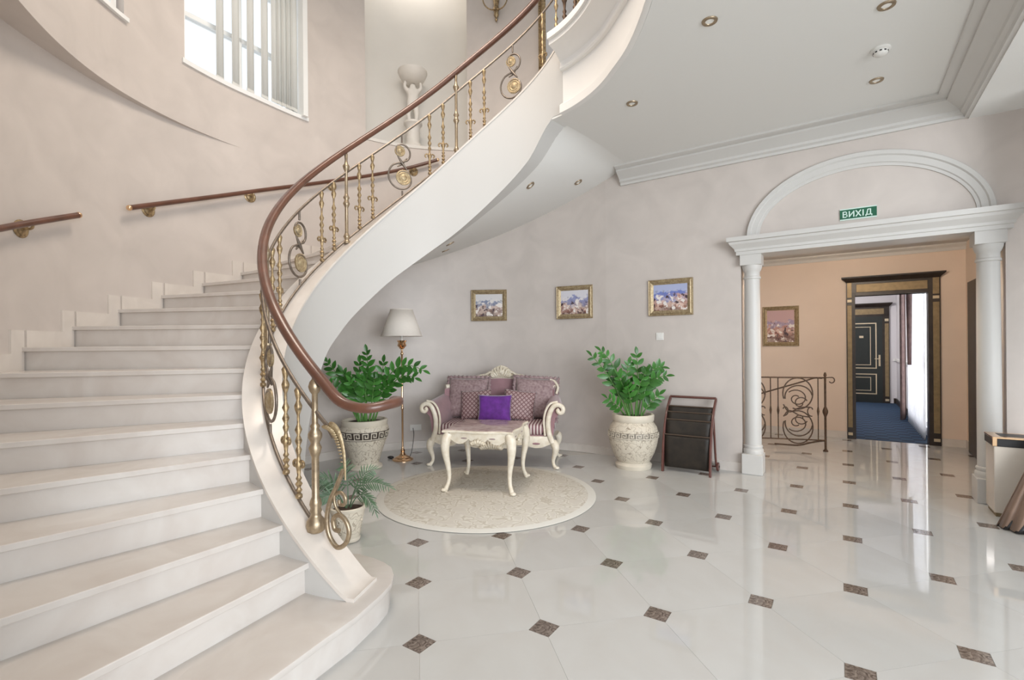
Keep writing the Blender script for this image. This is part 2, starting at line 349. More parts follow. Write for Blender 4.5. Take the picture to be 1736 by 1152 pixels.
def struct(o, label=None):
    o['kind'] = 'structure'
    if label: o['label'] = label
    return o
def bez(p0, p1, p2, p3, n=12):
    p0, p1, p2, p3 = map(Vector, (p0, p1, p2, p3)); out = []
    for i in range(n+1):
        t = i/n; out.append(p0*(1-t)**3+p1*3*t*(1-t)**2+p2*3*t*t*(1-t)+p3*t**3)
    return out
def smooth_path(pts, n=6):
    pts = [Vector(p) for p in pts]; out = []
    P = [pts[0]*2-pts[1]]+pts+[pts[-1]*2-pts[-2]]
    for i in range(1, len(P)-2):
        for k in range(n):
            t = k/n; a, b_, c, d = P[i-1], P[i], P[i+1], P[i+2]
            out.append(0.5*((2*b_)+(c-a)*t+(2*a-5*b_+4*c-d)*t*t+(-a+3*b_-3*c+d)*t**3))
    out.append(pts[-1]); return out
def arange(a, b_, step):
    n = max(1, int(math.ceil((b_-a)/step))); return [a+(b_-a)*i/n for i in range(n+1)]
# ------------------------------------------------------------------ the shell
def arc_solid(mb, R0, R1, a0, a1, z0, z1, step=2.0):
    rings = []
    for a in arange(a0, a1, step):
        i, o = R0(a), R1(a)
        rings.append([PO(a, i, z0), PO(a, o, z0), PO(a, o, z1), PO(a, i, z1)])
    return mb.loft(rings)
TOP = 7.2
RLO = lambda a: RL(a)+0.22
W1 = (290.4, 317.9, 4.17, 6.5)        # window
W2 = (256.0, 278.0, 4.19, 6.5)        # second window, only its sill corner shows
NI = (332.6, 357.9, 4.19, 7.15)        # niche
mb = MB(); arc_solid(mb, RL, RLO, 190, 393.85, 0, 3.55)
struct(mb.build('wall_curved', 'plaster'), 'curved beige plaster wall behind the sofa and along the stairs')
mb = MB(); prev = 215.0
for a0, a1, z0, z1 in (W2, W1, NI):
    arc_solid(mb, RU, RLO, prev, a0, 3.55, TOP); arc_solid(mb, RU, RLO, a0, a1, 3.55, z0); arc_solid(mb, RU, RLO, a0, a1, z1, TOP); prev = a1
arc_solid(mb, RU, RLO, prev, 393.85, 3.55, TOP)
struct(mb.build('wall_upper', 'plaster'), 'upper plaster wall of the stairwell with window and niche')
mb = MB()
arc_solid(mb, lambda a: RL(a)+0.5, lambda a: RL(a)+0.6, NI[0]-1, NI[1]+1, 4.0, 7.19)
arc_solid(mb, lambda a: RL(a)+0.2, lambda a: RL(a)+0.55, NI[0]-1.5, NI[0], 4.0, 7.19, 3)
arc_solid(mb, lambda a: RL(a)+0.2, lambda a: RL(a)+0.55, NI[1], NI[1]+1.5, 4.0, 7.19, 3)
arc_solid(mb, lambda a: RL(a)-0.012, lambda a: RL(a)+0.55, NI[0], NI[1], 4.15, 4.19)
arc_solid(mb, lambda a: RL(a)+0.2, lambda a: RL(a)+0.55, NI[0], NI[1], 7.15, 7.19)
struct(mb.build('wall_niche', 'plaster_niche_lit'), 'recessed niche with painted-in light in the stairwell wall')
OL, OR, OH = -0.905, 1.18, 2.42
mb = MB()
mb.box(-2.4828, OL, D0, D0+0.22, 0, TOP); mb.box(OR, 3.4, D0, D0+0.22, 0, TOP); mb.box(OL, OR, D0, D0+0.22, OH, TOP)
struct(mb.build('wall_arch', 'plaster', rz=-NA), 'straight beige plaster wall with the columned opening')
mb = MB(); mb.prism([(PO(a, RL(a)+0.22).x, PO(a, RL(a)+0.22).y) for a in range(394, 190, -4)]+[(-1.3, 0.5), (-1.3, -4.0), (7.5, -4.0), (TD(3.4, D0+0.22).x, TD(3.4, D0+0.22).y)], TOP, TOP+0.1)
struct(mb.build('ceiling_stairwell', 'ceiling_paint'))
# ceiling slab and landing edge
RE = interp([(402.8, 1.33), (420, 1.33), (441, 1.34), (457, 1.40), (467, 1.46), (474, 1.52)])
edge = [(PO(a, RE(a)+0.004).x, PO(a, RE(a)+0.004).y) for a in arange(408.2, 474, 3)]
edge = edge+[(edge[-1][0]+0.02, 2.6), (edge[-1][0]+0.02, 1.0), (edge[-1][0]+0.02, -4.0)]
cin = PO(394.0, RI(394)+0.03); cout = TD(-2.60, D0+0.01)
far = [TD(3.4, D0+0.01), cout]
poly = [(PO(a, RI(a)+0.004).x, PO(a, RI(a)+0.004).y) for a in (394, 397, 400, 403, 406)]+edge+[(7.5, -4.0)]+[(p.x, p.y) for p in far]
mb = MB(); mb.prism(poly, CEIL, CEIL+0.1)
c2 = PO(408.2, RL(393.85)); wl = TD(-1.2, D0+0.01)
mb.prism(edge+[(7.5, -4.0), (far[0].x, far[0].y), (wl.x, wl.y)], CEIL+0.1, 4.25)
struct(mb.build('ceiling', 'ceiling_paint', smooth=0), 'flat pale ceiling under the upper landing')
# landing fascia mouldings
prof = [(0.03, CEIL-0.005), (0.045, CEIL+0.0), (0.045, CEIL+0.075), (0.02, CEIL+0.095), (0.0, CEIL+0.10), (0.0, 3.98), (0.03, 3.985), (0.04, 4.0), (0.03, 4.03), (0.03, 4.06), (0.055, 4.085), (0.10, 4.13), (0.165, 4.155), (0.185, 4.16), (0.185, 4.20), (0.21, 4.205), (0.21, 4.262), (-0.08, 4.262), (-0.08, CEIL+0.05), (0.0, CEIL+0.05), (0.0, CEIL-0.005)]
ring_pts = []
for a in arange(407.6, 474, 2.5): ring_pts.append((a, RE(a)))
rings = [[PO(a, r-p, z) for p, z in prof] for a, r in ring_pts]
lx = edge[-1][0]-0.004
for y in (2.6, 1.0, -4.0): rings.append([Vector((lx-p, y, z)) for p, z in prof])
mb = MB(); mb.loft(rings)
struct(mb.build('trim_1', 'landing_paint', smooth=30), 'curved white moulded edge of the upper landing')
# cornice along the arch wall and the dropped beam
prof = [(0, 3.385), (0.03, 3.385), (0.035, 3.41), (0.06, 3.425), (0.065, 3.45), (0.10, 3.475), (0.15, 3.51), (0.165, 3.52), (0.165, 3.54), (0.21, 3.55), (0.23, 3.56), (0.23, CEIL+0.01), (0, CEIL+0.01)]
BT = 0.95
mb = MB(); mb.loft([[(-2.27, D0-p, z) for p, z in prof], [(BT-p, D0-p, z) for p, z in prof], [(BT-p, -4.0, z) for p, z in prof]])
struct(mb.build('trim_2', 'white_paint', rz=-NA, smooth=30), 'white ceiling cornice above the columned opening')
mb = MB(); mb.box(BT, 3.4, -4.0, D0+0.01, 3.375, CEIL+0.02)
struct(mb.build('ceiling_beam', 'ceiling_paint', rz=-NA), 'dropped ceiling beam beside the cornice')
# skirting board at the floor
mb = MB(); arc_solid(mb, lambda a: RL(a)-0.016, lambda a: RL(a)+0.01, 277, 393.85, 0, 0.10)
struct(mb.build('baseboard_curved', 'marble_skirt'))
mb = MB(); mb.box(-2.4828, -0.90, D0-0.016, D0+0.01, 0, 0.10); mb.box(1.19, 3.4, D0-0.016, D0+0.01, 0, 0.10)
struct(mb.build('baseboard_arch', 'marble_skirt', rz=-NA))
# ------------------------------------------------------------------ floor with octagonal tiles and inset squares
TH, SP = rad(11.151), 0.6094
OX, OY = -0.3214*1.4, 1.6559*1.4
mb = MB(); mb.box(-6, 9, -4.5, 11.5, -0.12, -0.004)
fl = struct(mb.build('floor', 'grout'), 'polished cream marble floor with small dark squares')
hd = 0.112*0.7071; g = 0.0005; hs_ = SP/2-g; k_ = hd+g*0.8
octo = [(-hs_+k_, -hs_), (hs_-k_, -hs_), (hs_, -hs_+k_), (hs_, hs_-k_), (hs_-k_, hs_), (-hs_+k_, hs_), (-hs_, hs_-k_), (-hs_, -hs_+k_)]
tile_me = MB().prism(octo, -0.012, 0).mesh('tile', 'marble', 0)
q = hd-0.0012
dot_me = MB().prism([(0, -q), (q, 0), (0, q), (-q, 0)], -0.012, 0.0003).mesh('inset', 'emperador', 0)
def lat(i, j): return (OX+SP*(i*math.cos(TH)-j*math.sin(TH)), OY+SP*(i*math.sin(TH)+j*math.cos(TH)))
def on_floor(x, y, m):
    d = x*NX+y*NY; t = x*NY-y*NX
    if y < 0.7: return False
    if d > DP+m: return False
    if d > D0+0.05: return -1.6-m < t < 1.38+m
    if t > 2.2+m: return False
    if t < -2.48:
        r = math.hypot(x-CX, y-CY); a = math.degrees(math.atan2(x-CX, y-CY)) % 360
        if a < 180: a += 360
        if 190 < a < 268: return r < 1.16+m and r > 0
        if 175 < a <= 190: return x > -0.9-m
        return r < RL(a)+m if a < 394 else True
    return True
for i in range(-6, 14):
    for j in range(-6, 14):
        x, y = lat(i+0.5, j+0.5)
        if on_floor(x, y, 0.42): link('tile', tile_me, fl, (x, y, 0), TH)
        x, y = lat(i, j)
        if on_floor(x, y, 0.06): link('inset', dot_me, fl, (x, y, 0), TH)
# ------------------------------------------------------------------ staircase
RT = lambda a: RI(a)+0.22
ST = thing('staircase', 'curved pale marble staircase with white plastered side sweeping up to the landing', 'staircase', (CX, CY, 0))
OFF = Vector((CX, CY, 0))
def loc_(pts): return [Vector(p)-OFF for p in pts]
class LMB(MB):                                   # world points stored relative to the stair centre
    def add(s, vs, fs): return MB.add(s, [Vector(v)-OFF for v in vs], fs)
AN = lambda n: A0+DA*(n-2)
def wedge(mb, aF, aB, r0, r1, z0, z1, over=0.0):
    # front edge moved forward by 'over' metres, parallel to itself
    def pt(a, r, o):
        p = PO(a, r); tdir = Vector((math.cos(rad(a)), -math.sin(rad(a)), 0)); return p-tdir*o
    f0, f1, b1, b0 = pt(aF, r0, over), pt(aF, r1, over), pt(aB, r1, -0.0), pt(aB, r0, -0.0)
    mid = [pt(aF+(aB-aF)*t, r1+0.005, 0) for t in (0.35, 0.7)]
    return mb.prism([(p.x, p.y) for p in (b0, b1, mid[1], mid[0], f1, f0)], z0, z1)
for n in range(2, 27):
    aF, aB = AN(n), AN(n+1)+1.0
    mb = LMB(); wedge(mb, aF, aB, RT(aF)-0.004, RL(aF)+0.02, RISE*n-0.03, RISE*n, 0.028)
    mb.build('tread', 'marble_step', ST, smooth=0, bevel=0.004)
    mb = LMB(); wedge(mb, aF, aF+1.2, RT(aF)-0.004, RL(aF)+0.02, RISE*(n-1)-0.002, RISE*n-0.03, 0.0)
    mb.build('riser', 'marble_step', ST, smooth=0)
aF = AN(27)
mb = LMB(); wedge(mb, aF, aF+0.9, RT(aF), RL(aF), RISE*26, RISE*27-0.03, 0.0); mb.build('riser', 'marble_step', ST, smooth=0)
mb = LMB(); wedge(mb, aF, aF+5, RT(aF), RL(aF)-0.2, RISE*27-0.03, RISE*27+0.004, 0.028); mb.build('tread', 'marble_step', ST, smooth=0, bevel=0.004)
# bottom step wraps round the stringer foot
def step1(off):
    o = off
    pts = [PO(206, RL(200)), PO(197, RL(196)), (-1.42-o*0.3, 0.72-o, 0), (-0.92+o, 1.84-o*0.3, 0), (-0.82+o, 2.07, 0), (-0.73+o, 2.26, 0), (-0.665+o, 2.47, 0), (-0.645+o, 2.58, 0), (-0.655+o, 2.68, 0), (-0.69+o*0.8, 2.77+o*0.5, 0), (-0.75+o*0.5, 2.84+o*0.9, 0), (-0.83+o*0.3, 2.90+o, 0), (-0.93, 2.955+o, 0), (-1.05, 2.97+o, 0), (-1.2, 2.95, 0)]
    pts = [Vector(p) for p in pts]
    return [(p.x, p.y) for p in pts]+[(PO(a, 1.2).x, PO(a, 1.2).y) for a in (224, 218)]+[(PO(213, 1.9).x, PO(213, 1.9).y)]
mb = LMB(); mb.prism(step1(0.0), RISE-0.03, RISE); mb.build('tread', 'marble_step', ST, smooth=30, bevel=0.005)
mb = LMB(); mb.prism(step1(-0.022), 0, RISE-0.03); mb.build('riser', 'marble_step', ST, smooth=30)
# stringer: marble capping over white plaster
rings = []; cap = []
for a in arange(192.4, 408.2, 1.5):
    zt = HEL(a)+0.045; r0, r1 = RI(a), RT(a); zb = HB(a) if a > 271 else 0.0
    zt = max(zt, 0.156); zb = min(zb, zt-0.05)
    zo = min(HEL(a)-0.48, CEIL); sl = max(0.0, (zo-zb)*0.22/(RL(min(a, 393.85))-r0)) if a > 300 else 0.0
    zb = zb if a < 402.2 else CEIL+0.02
    rings.append([PO(a, r0, zb), PO(a, r1, zb+sl if a < 402.2 else CEIL+0.02), PO(a, r1, zt), PO(a, r0, zt)])
    cap.append([PO(a, r0-0.006, zt-0.001), PO(a, r1+0.006, zt-0.001), PO(a, r1+0.006, zt+0.02), PO(a, r0-0.006, zt+0.02)])
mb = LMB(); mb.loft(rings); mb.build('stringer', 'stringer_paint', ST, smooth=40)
mb = LMB(); mb.loft(cap); mb.build('stringer_cap', 'marble_skirt', ST, smooth=40)
# soffit under the flight
rings = []
for a in arange(276, 403, 1.5):
    zi = min(HB(a)+0.0, CEIL+0.004); zo = min(HEL(a)-0.48, CEIL+0.004)
    if zi > zo+0.15: zi_ = zi
    r0, r1 = RT(a)-0.004, RL(min(a, 393.85))+0.01
    sl = max(0.0, (zo-zi)*0.22/(RL(min(a, 393.85))-RI(a))) if a > 300 else 0.0
    zi = min(zi+sl, CEIL+0.004)
    if a > 393.85: r1 = (D0-(CX*NX+CY*NY))/math.cos(rad(a-393.85))+0.01
    lo = []; hi = []
    for k in range(7):
        t = k/6; r = r0+(r1-r0)*t; z = zi+(zo-zi)*t
        lo.append(PO(a, r, z)); hi.append(PO(a, r, max(z+0.02, min(HEL(a)-0.20, CEIL+0.3))))
    rings.append(lo+hi[::-1])
mb = LMB(); mb.loft(rings); mb.build('soffit', 'ceiling_paint', ST, smooth=50)
# stepped skirting on the wall
for n in range(3, 27):
    z = RISE*n; a0, a1 = AN(n)+0.2, AN(n+1)-0.2; s = 0.10/RL(AN(n))*180/PI
    rings = []
    mb = LMB()
    ins = lambda a: RL(a)-0.014
    out = lambda a: RL(a)+0.005
    arc_solid(mb, ins, out, a0, a1, z, z+0.115, 2.5)
    arc_solid(mb, ins, out, a1-s, a1, z+0.115, z+RISE+0.115, 2.5)
    mb.build('skirting', 'marble_skirt', ST, smooth=30)
# ------------------------------------------------------------------ stair railing
RR = lambda a: RI(a)+0.105
SR = thing('stair_railing', 'wrought stair railing with gilded balusters and brown wooden handrail on the curved staircase', 'railing', (CX, CY, 0))
def rail_section(path, hw, hh, seg=12):
    n = len(path); rings = []
    for i in range(n):
        t = (path[min(i+1, n-1)]-path[max(i-1, 0)]).normalized()
        side = Vector((t.y, -t.x, 0)); side = side.normalized() if side.length > 1e-5 else Vector((1, 0, 0)); up = side.cross(t)
        rings.append([path[i]+side*hw*math.copysign(abs(math.cos(2*PI*k/seg))**0.75, math.cos(2*PI*k/seg))+up*hh*math.copysign(abs(math.sin(2*PI*k/seg))**0.75, math.sin(2*PI*k/seg)) for k in range(seg)])
    return rings
vol = [(-0.665, 2.755, 1.10), (-0.632, 2.70, 1.105), (-0.622, 2.63, 1.105), (-0.655, 2.56, 1.10), (-0.73, 2.515, 1.088)]
path = smooth_path(vol+[tuple(PO(195.5, 1.255, 1.095)), tuple(PO(199.5, 1.26, 1.13))]+[tuple(PO(a, RR(a), HEL(a)+0.92)) for a in arange(204, 412, 4)], 4)
mb = LMB(); mb.loft(rail_section(path, 0.030, 0.026)); mb.build('handrail', 'rail_wood', SR, smooth=60)
for off, r_, a_s in ((0.715, 0.011, 202.5), (0.10, 0.010, 207.5)):
    mb = LMB(); mb.tube([PO(a, RR(a), HEL(a)+off) for a in arange(a_s, 408, 2)], r_, 8); mb.build('rod', 'pewter', SR)
thin = [(.009,0),(.022,.01),(.022,.025),(.010,.035),(.021,.05),(.010,.065),(.023,.085),(.010,.10),(.019,.115),(.010,.13),(.016,.17),(.027,.19),(.016,.21),(.010,.24),(.020,.27),(.010,.29),(.023,.32),(.009,.35),(.023,.38),(.009,.41),(.009,.46),(.021,.49),(.025,.51),(.011,.54),(.019,.57),(.024,.595),(.010,.615)]
thin_me = MB().lathe([(r*0.86, z) for r, z in thin], 10).mesh('baluster', 'gilt', 60)
curl = MB()
for s in (-1, 1):
    curl.tube([(s*0.004, 0, 0.150)]+[(s*(0.031-(0.024-0.0012*i)*math.cos(u)), 0, 0.190-(0.026-0.0013*i)*math.sin(u)*-1.0) for i, u in enumerate([0.0+i*0.42 for i in range(12)])], 0.0075, 6)
curl_me = curl.mesh('curl', 'gilt', 60)
post_p = [(.034,0),(.034,.02),(.018,.035),(.022,.05),(.030,.065),(.020,.085),(.015,.10),(.015,.33),(.022,.345),(.031,.365),(.022,.385),(.018,.40),(.029,.42),(.018,.44),(.014,.46),(.014,.66),(.022,.675),(.030,.70),(.030,.71),(.016,.73),(.012,.76),(.015,.80),(.012,.84)]
post_me = MB().lathe(post_p, 12).mesh('post', 'bronze', 60)
def spiral(cx, cz, r0, r1, u0, u1, n=22):
    return [(cx+(r0+(r1-r0)*i/n)*math.cos(rad(u0+(u1-u0)*i/n)), 0, cz+(r0+(r1-r0)*i/n)*math.sin(rad(u0+(u1-u0)*i/n))) for i in range(n+1)]
sc = MB()
sc.tube(spiral(-0.008, 0.445, 0.03, 0.102, 260, -55, 24)+spiral(0.0, 0.185, 0.148, 0.06, 125, 480, 30), 0.009, 8)
sc.tube([(0, 0, 0.535), (0, 0, 0.62)], 0.009, 8); sc.tube([(0, 0, 0), (0, 0, 0.055)], 0.009, 8)
sc.tube([(-0.045, 0, 0.40), (0.0, 0.0, 0.33), (0.05, 0, 0.27)], [0.006, 0.016, 0.006], 8)
sc.tube([(0.05, 0, 0.385), (0.0, 0.012, 0.325), (-0.045, 0, 0.29)], [0.006, 0.014, 0.006], 8)
scroll_me = sc.mesh('scroll', 'pewter', 60)
def rosette_mesh(r):
    rs = MB(); prof = [(r, -0.006), (r, 0.004), (r*0.86, 0.009), (r*0.74, 0.003), (r*0.60, 0.010), (r*0.46, 0.004), (r*0.32, 0.012), (r*0.12, 0.016)]
    rs.lathe(prof, 18); o = len(rs.v)
    rs.v = [(x, -z, y) for x, y, z in rs.v]
    rs2 = MB(); rs2.lathe(prof, 18); rs2.v = [(x, z, y) for x, y, z in rs2.v]
    rs.add(rs2.v, rs2.f); return rs.mesh('rosette', 'gilt_pale', 40)
ros_big, ros_small = rosette_mesh(0.076), rosette_mesh(0.052)
def pol(a, r, z): return PO(a, r, z)-OFF
POSTS = [255.3, 306.2, 357.1]
for a in POSTS: link('post', post_me, SR, pol(a, RR(a), HEL(a)+0.065), -rad(a))
THIN = [213.0, 218.8, 242.6, 248.9, 261.6, 268.0, 293.8, 300.0, 312.4, 318.6, 344.8, 351.0, 363.6, 369.8, 395.0, 401.2]
for a in THIN:
    o = link('baluster', thin_me, SR, pol(a, RR(a), HEL(a)+0.10), -rad(a)); link('curl', curl_me, o)
for a in (229.5, 281.5, 332.2, 382.2):
    o = link('scroll', scroll_me, SR, pol(a, RR(a), HEL(a)+0.10), -rad(a))
    link('rosette', ros_big, o, (0.014, 0, 0.19)); link('rosette', ros_small, o, (-0.02, 0, 0.445))
# newel and the big scroll at the foot
nw = [(.030,0),(.046,.012),(.050,.04),(.046,.065),(.030,.085),(.026,.10),(.032,.115),(.026,.13),(.032,.15),(.028,.17),(.019,.19),(.019,.40),(.026,.42),(.034,.45),(.022,.475),(.036,.505),(.036,.525),(.020,.55),(.026,.565),(.016,.58),(.015,.735),(.026,.75),(.033,.775),(.026,.80),(.014,.815),(.016,.85)]
link('newel_post', MB().lathe(nw, 16).mesh('newel_post', 'bronze', 60), SR, pol(206.8, 1.26, HEL(206.8)+0.065))
def px2(px, py, y=0): return (-(px-567)*0.00307, y, 1.4-(py-588.8)*0.00307)
foot = MB()
foot.tube(smooth_path([px2(*p) for p in ((584,795),(571,822),(556,850),(549,880),(553,908),(570,927),(588,918),(595,898),(588,880),(574,872),(563,880),(565,896),(575,899))], 6), 0.0125, 10)
foot.tube(smooth_path([px2(*p, -0.004) for p in ((574,814),(564,838),(566,858),(578,872),(590,884))], 6), [0.008]*25, 8)
foot.tube(smooth_path([px2(*p, -0.004) for p in ((566,838),(577,834),(587,842),(584,854),(575,854),(574,847))], 6), 0.0095, 8)
fo = foot.build('foot_scroll', 'bronze', SR, pol(200.6, 1.26, 0), -rad(200.6), smooth=60)
lf = MB()
spine = smooth_path([px2(*p) for p in ((556,718),(570,726),(580,745),(586,772),(588,812))], 5)
lf.tube(spine, [0.012, 0.016, 0.018, 0.018, 0.017, 0.016, 0.016, 0.015, 0.014, 0.013, 0.012, 0.012, 0.011, 0.010, 0.010, 0.009, 0.008, 0.008, 0.007, 0.006, 0.005], 8, flat=0.7)
random.seed(4)
for i in range(1, 17):
    p = spine[i]; s = 0.044*(1-i/24.0)
    for k in (-1, 1):
        lf.ball((p.x+s*0.62, k*0.012, p.z-s*0.30), s*0.60, 7, 5, 1.0, 0.45, 0.42)
lf.build('acanthus_leaf', 'gilt_pale', SR, pol(200.6, 1.26, 0), -rad(200.6), smooth=60)
mb = LMB(); mb.tube([PO(203.5, 1.26, HEL(203.5)+0.715), PO(202.5, 1.26, HEL(202.5)+0.71), PO(201, 1.26, HEL(201)+0.69)], 0.011, 8); mb.build('rod', 'pewter', SR)
# landing railing above
LR = thing('landing_railing', 'iron railing with scrolls standing on the upper landing edge', 'railing', (CX, CY, 4.262))
rl = lambda a: RE(a)-0.11
b2 = MB().lathe([(r*1.0, z*1.45) for r, z in thin], 10).mesh('baluster', 'iron', 60)
for a in (414, 421, 440, 447, 454, 470):
    p = PO(a, rl(a)); link('baluster', b2, LR, (p.x-CX, p.y-CY, 0), -rad(a))
sc2 = sc.mesh('scroll', 'iron', 60)
for a in (430.5, 462):
    p = PO(a, rl(a)); o = link('scroll', sc2, LR, (p.x-CX, p.y-CY, 0.08), -rad(a)); o.scale = (1, 1, 1.3)
mb = MB(); mb.tube([PO(a, rl(a), 0.06)-OFF for a in arange(409, 474, 3)], 0.009, 6); mb.build('rod', 'pewter', LR)
mb = MB(); mb.loft(rail_section([PO(a, rl(a), 0.92)-OFF for a in arange(409, 474, 3)], 0.03, 0.026)); mb.build('handrail', 'rail_wood', LR, smooth=60)
# handrails on the curved wall
ros_wall = MB().lathe([(0.062, 0), (0.062, 0.006), (0.05, 0.012), (0.04, 0.008), (0.028, 0.016), (0.012, 0.02)], 18).mesh('rosette', 'gilt', 40)
for a0, a1, br, lab in ((250, 269.2, (261.5,), 'short brown wooden wall handrail above the lower marble steps'), (278.6, 350.3, (283.5, 304.3, 324.0, 344.3), 'long brown wooden wall handrail climbing the curved stairwell wall')):
    H_ = thing('wall_handrail', lab, 'handrail', PO(a0, RL(a0)-0.075, HEL(a0)+0.85))
    base = Vector(H_.location)
    mb = MB(); mb.tube([PO(a, RL(a)-0.075, HEL(a)+0.85)-base for a in arange(a0, a1, 2)], 0.022, 12); rr_ = mb.build('rail', 'rail_wood', H_, smooth=60)
    for a in (a0, a1):
        p = PO(a, RL(a)-0.075, HEL(a)+0.85)-base; mb = MB(); mb.ball((0, 0, 0), 0.0235, 12, 8); mb.build('end_cap', 'brass', H_, p)
    for a in br:
        p = PO(a, RL(a)-0.001, HEL(a)+0.805)-base
        dirv = Vector((-math.sin(rad(a)), -math.cos(rad(a)), 0))
        o = link('bracket_rosette', ros_wall, H_, p); o.rotation_euler = dirv.to_track_quat('Z', 'Y').to_euler()
        mb = MB(); e_ = dirv*0.073+Vector((0, 0, 0.028)); mb.tube(bez((0, 0, 0), dirv*0.05, dirv*0.078+Vector((0, 0, -0.005)), e_, 8), 0.009, 8)
        mb.build('bracket_arm', 'gilt', H_, p)
# ------------------------------------------------------------------ upper windows
def chord_frame(a0, a1, r):
    p, q_ = PO(a0, r), PO(a1, r); d_ = (q_-p); L = d_.length; rz = math.atan2(d_.y, d_.x); return p, L, rz
p, L, rz = chord_frame(W1[0], W1[1], RU((W1[0]+W1[1])/2)+0.02)
WIN = struct(bpy.data.objects.new('window_1', None), 'tall white framed window with vertical blinds above the stairs'); COL.objects.link(WIN)
WIN.location = (p.x, p.y, W1[2]); WIN.rotation_euler = (0, 0, rz)
H1 = W1[3]-W1[2]
mb = MB(); mb.box(-0.01, 0.05, 0.02, 0.34, 0, H1); mb.box(L-0.05, L+0.01, 0.02, 0.34, 0, H1); mb.box(0, L, 0.02, 0.34, H1-0.05, H1+0.01); mb.build('reveal', 'window_white', WIN, smooth=0)
mb = MB()
arc = [PO(a, RU(a)-0.02)-PO(a, 0)*0 for a in arange(W1[0]-0.6, W1[1]+0.6, 2)]
inv = Matrix.Translation((p.x, p.y, W1[2])) @ Matrix.Rotation(rz, 4, 'Z'); inv = inv.inverted()
loc2 = [inv @ Vector((v.x, v.y, W1[2])) for v in arc]
pl = [(v.x, v.y) for v in loc2]+[(L+0.01, 0.32), (-0.01, 0.32)]
mb.prism(pl, -0.03, 0.015); mb.build('sill', 'window_white', WIN, smooth=30)
FY = 0.24
mb = MB()
for x in (0.05, L/2-0.03, L-0.11): mb.box(x, x+0.06, FY, FY+0.07, 0.015, H1-0.05)
for z in (0.015, 0.62, 1.3, H1-0.11): mb.box(0.05, L-0.05, FY, FY+0.07, z, z+0.055)
mb.build('frame', 'window_white', WIN, smooth=0, bevel=0.006)
for x0, x1 in ((0.11, L/2-0.03), (L/2+0.03, L-0.11)):
    for z0, z1 in ((0.07, 0.62), (0.675, 1.3), (1.355, H1-0.11)):
        mb = MB(); mb.box(x0, x1, FY+0.03, FY+0.036, z0, z1); mb.build('pane', 'glass', WIN, smooth=0)
BL = thing('vertical_blind', 'white vertical strip blind hanging in the stairwell window', 'blind', tuple(inv.inverted() @ Vector((0.02, 0.12, H1-0.1))), rz)
xs = [0.40, 0.56, 0.72, 0.88, 1.0, 1.06, 1.12, 1.18, 1.24]
for i, x in enumerate(xs):
    if x > L-0.06: continue
    ang = [0.25, 0.22, 0.2, 0.15, 0.1, 0.3, 0.25, 0.3, 0.2][i]
    mb = MB(); zb = -(H1-0.1)+0.075
    pts = []
    for z in (0.0, zb):
        for t in (-1, -0.5, 0, 0.5, 1): pts.append((t*0.045, 0.010*(1-t*t), z))
    mb.add(pts, [(k, k+1, k+6, k+5) for k in range(4)])
    o = mb.build('slat', 'blind', BL, (x, 0, 0), ang, smooth=60)
    sm = o.modifiers.new('thick', 'SOLIDIFY'); sm.thickness = 0.0012
    mb = MB(); mb.box(-0.045, 0.045, -0.006, 0.006, zb-0.022, zb+0.012); mb.build('weight', 'blind', o, smooth=0, bevel=0.002)
mb = MB(); mb.box(0.0, L-0.04, -0.025, 0.025, 0, 0.04); mb.build('track', 'window_white', BL, smooth=0)
p2, L2, rz2 = chord_frame(W2[0], W2[1], RU((W2[0]+W2[1])/2)+0.02)
mb = MB(); arc_solid(mb, lambda a: RU(a)-0.03, lambda a: RL(a)+0.2, W2[0]-0.5, W2[1]+0.5, W2[2]-0.035, W2[2])
WS = struct(mb.build('window_2', 'window_white', smooth=30), 'second stairwell window, its sill corner showing')
mb = MB(); mb.box(0.02, L2-0.02, 0.14, 0.15, 0, 2.3); mb.build('pane', 'glass', WS, (p2.x, p2.y, W2[2]), rz2, smooth=0)
mb = MB(); 
for x in (0.0, L2/2-0.03, L2-0.06): mb.box(x, x+0.06, 0.10, 0.17, 0, 2.3)
for z in (0, 0.7, 1.4, 2.24): mb.box(0, L2, 0.10, 0.17, z, z+0.06)
mb.build('frame', 'window_white', WS, (p2.x, p2.y, W2[2]), rz2, smooth=0)
# ------------------------------------------------------------------ columned opening
CT = (-0.80, 1.075); CD = D0+0.03
for t_, lab in ((CT[0], 'slender white round column beside the magazine rack'), (CT[1], 'slender white round column behind the stone waste bin')):
    c = thing('column', lab, 'column', TD(t_, CD), -NA)
    mb = MB(); mb.box(-0.102, 0.102, -0.115, 0.102, 0, 0.215); mb.build('plinth', 'white_paint', c, smooth=0, bevel=0.006)
    mb = MB(); mb.lathe([(0.099, 0.215), (0.101, 0.24), (0.099, 0.262), (0.089, 0.27), (0.089, 0.28), (0.094, 0.29), (0.090, 0.305), (0.084, 0.31)], 28); mb.build('base', 'white_paint', c, smooth=50)
    mb = MB(); mb.lathe([(0.082, 0.31), (0.082, 0.9), (0.077, 2.10)], 28); mb.build('shaft', 'white_paint', c, smooth=50)
    mb = MB(); mb.lathe([(0.077, 2.10), (0.087, 2.105), (0.087, 2.125), (0.078, 2.13), (0.078, 2.18), (0.086, 2.19), (0.098, 2.225), (0.102, 2.25)], 28); mb.box(-0.103, 0.103, -0.108, 0.103, 2.25, 2.36); mb.build('capital', 'white_paint', c, smooth=50)
rings = []
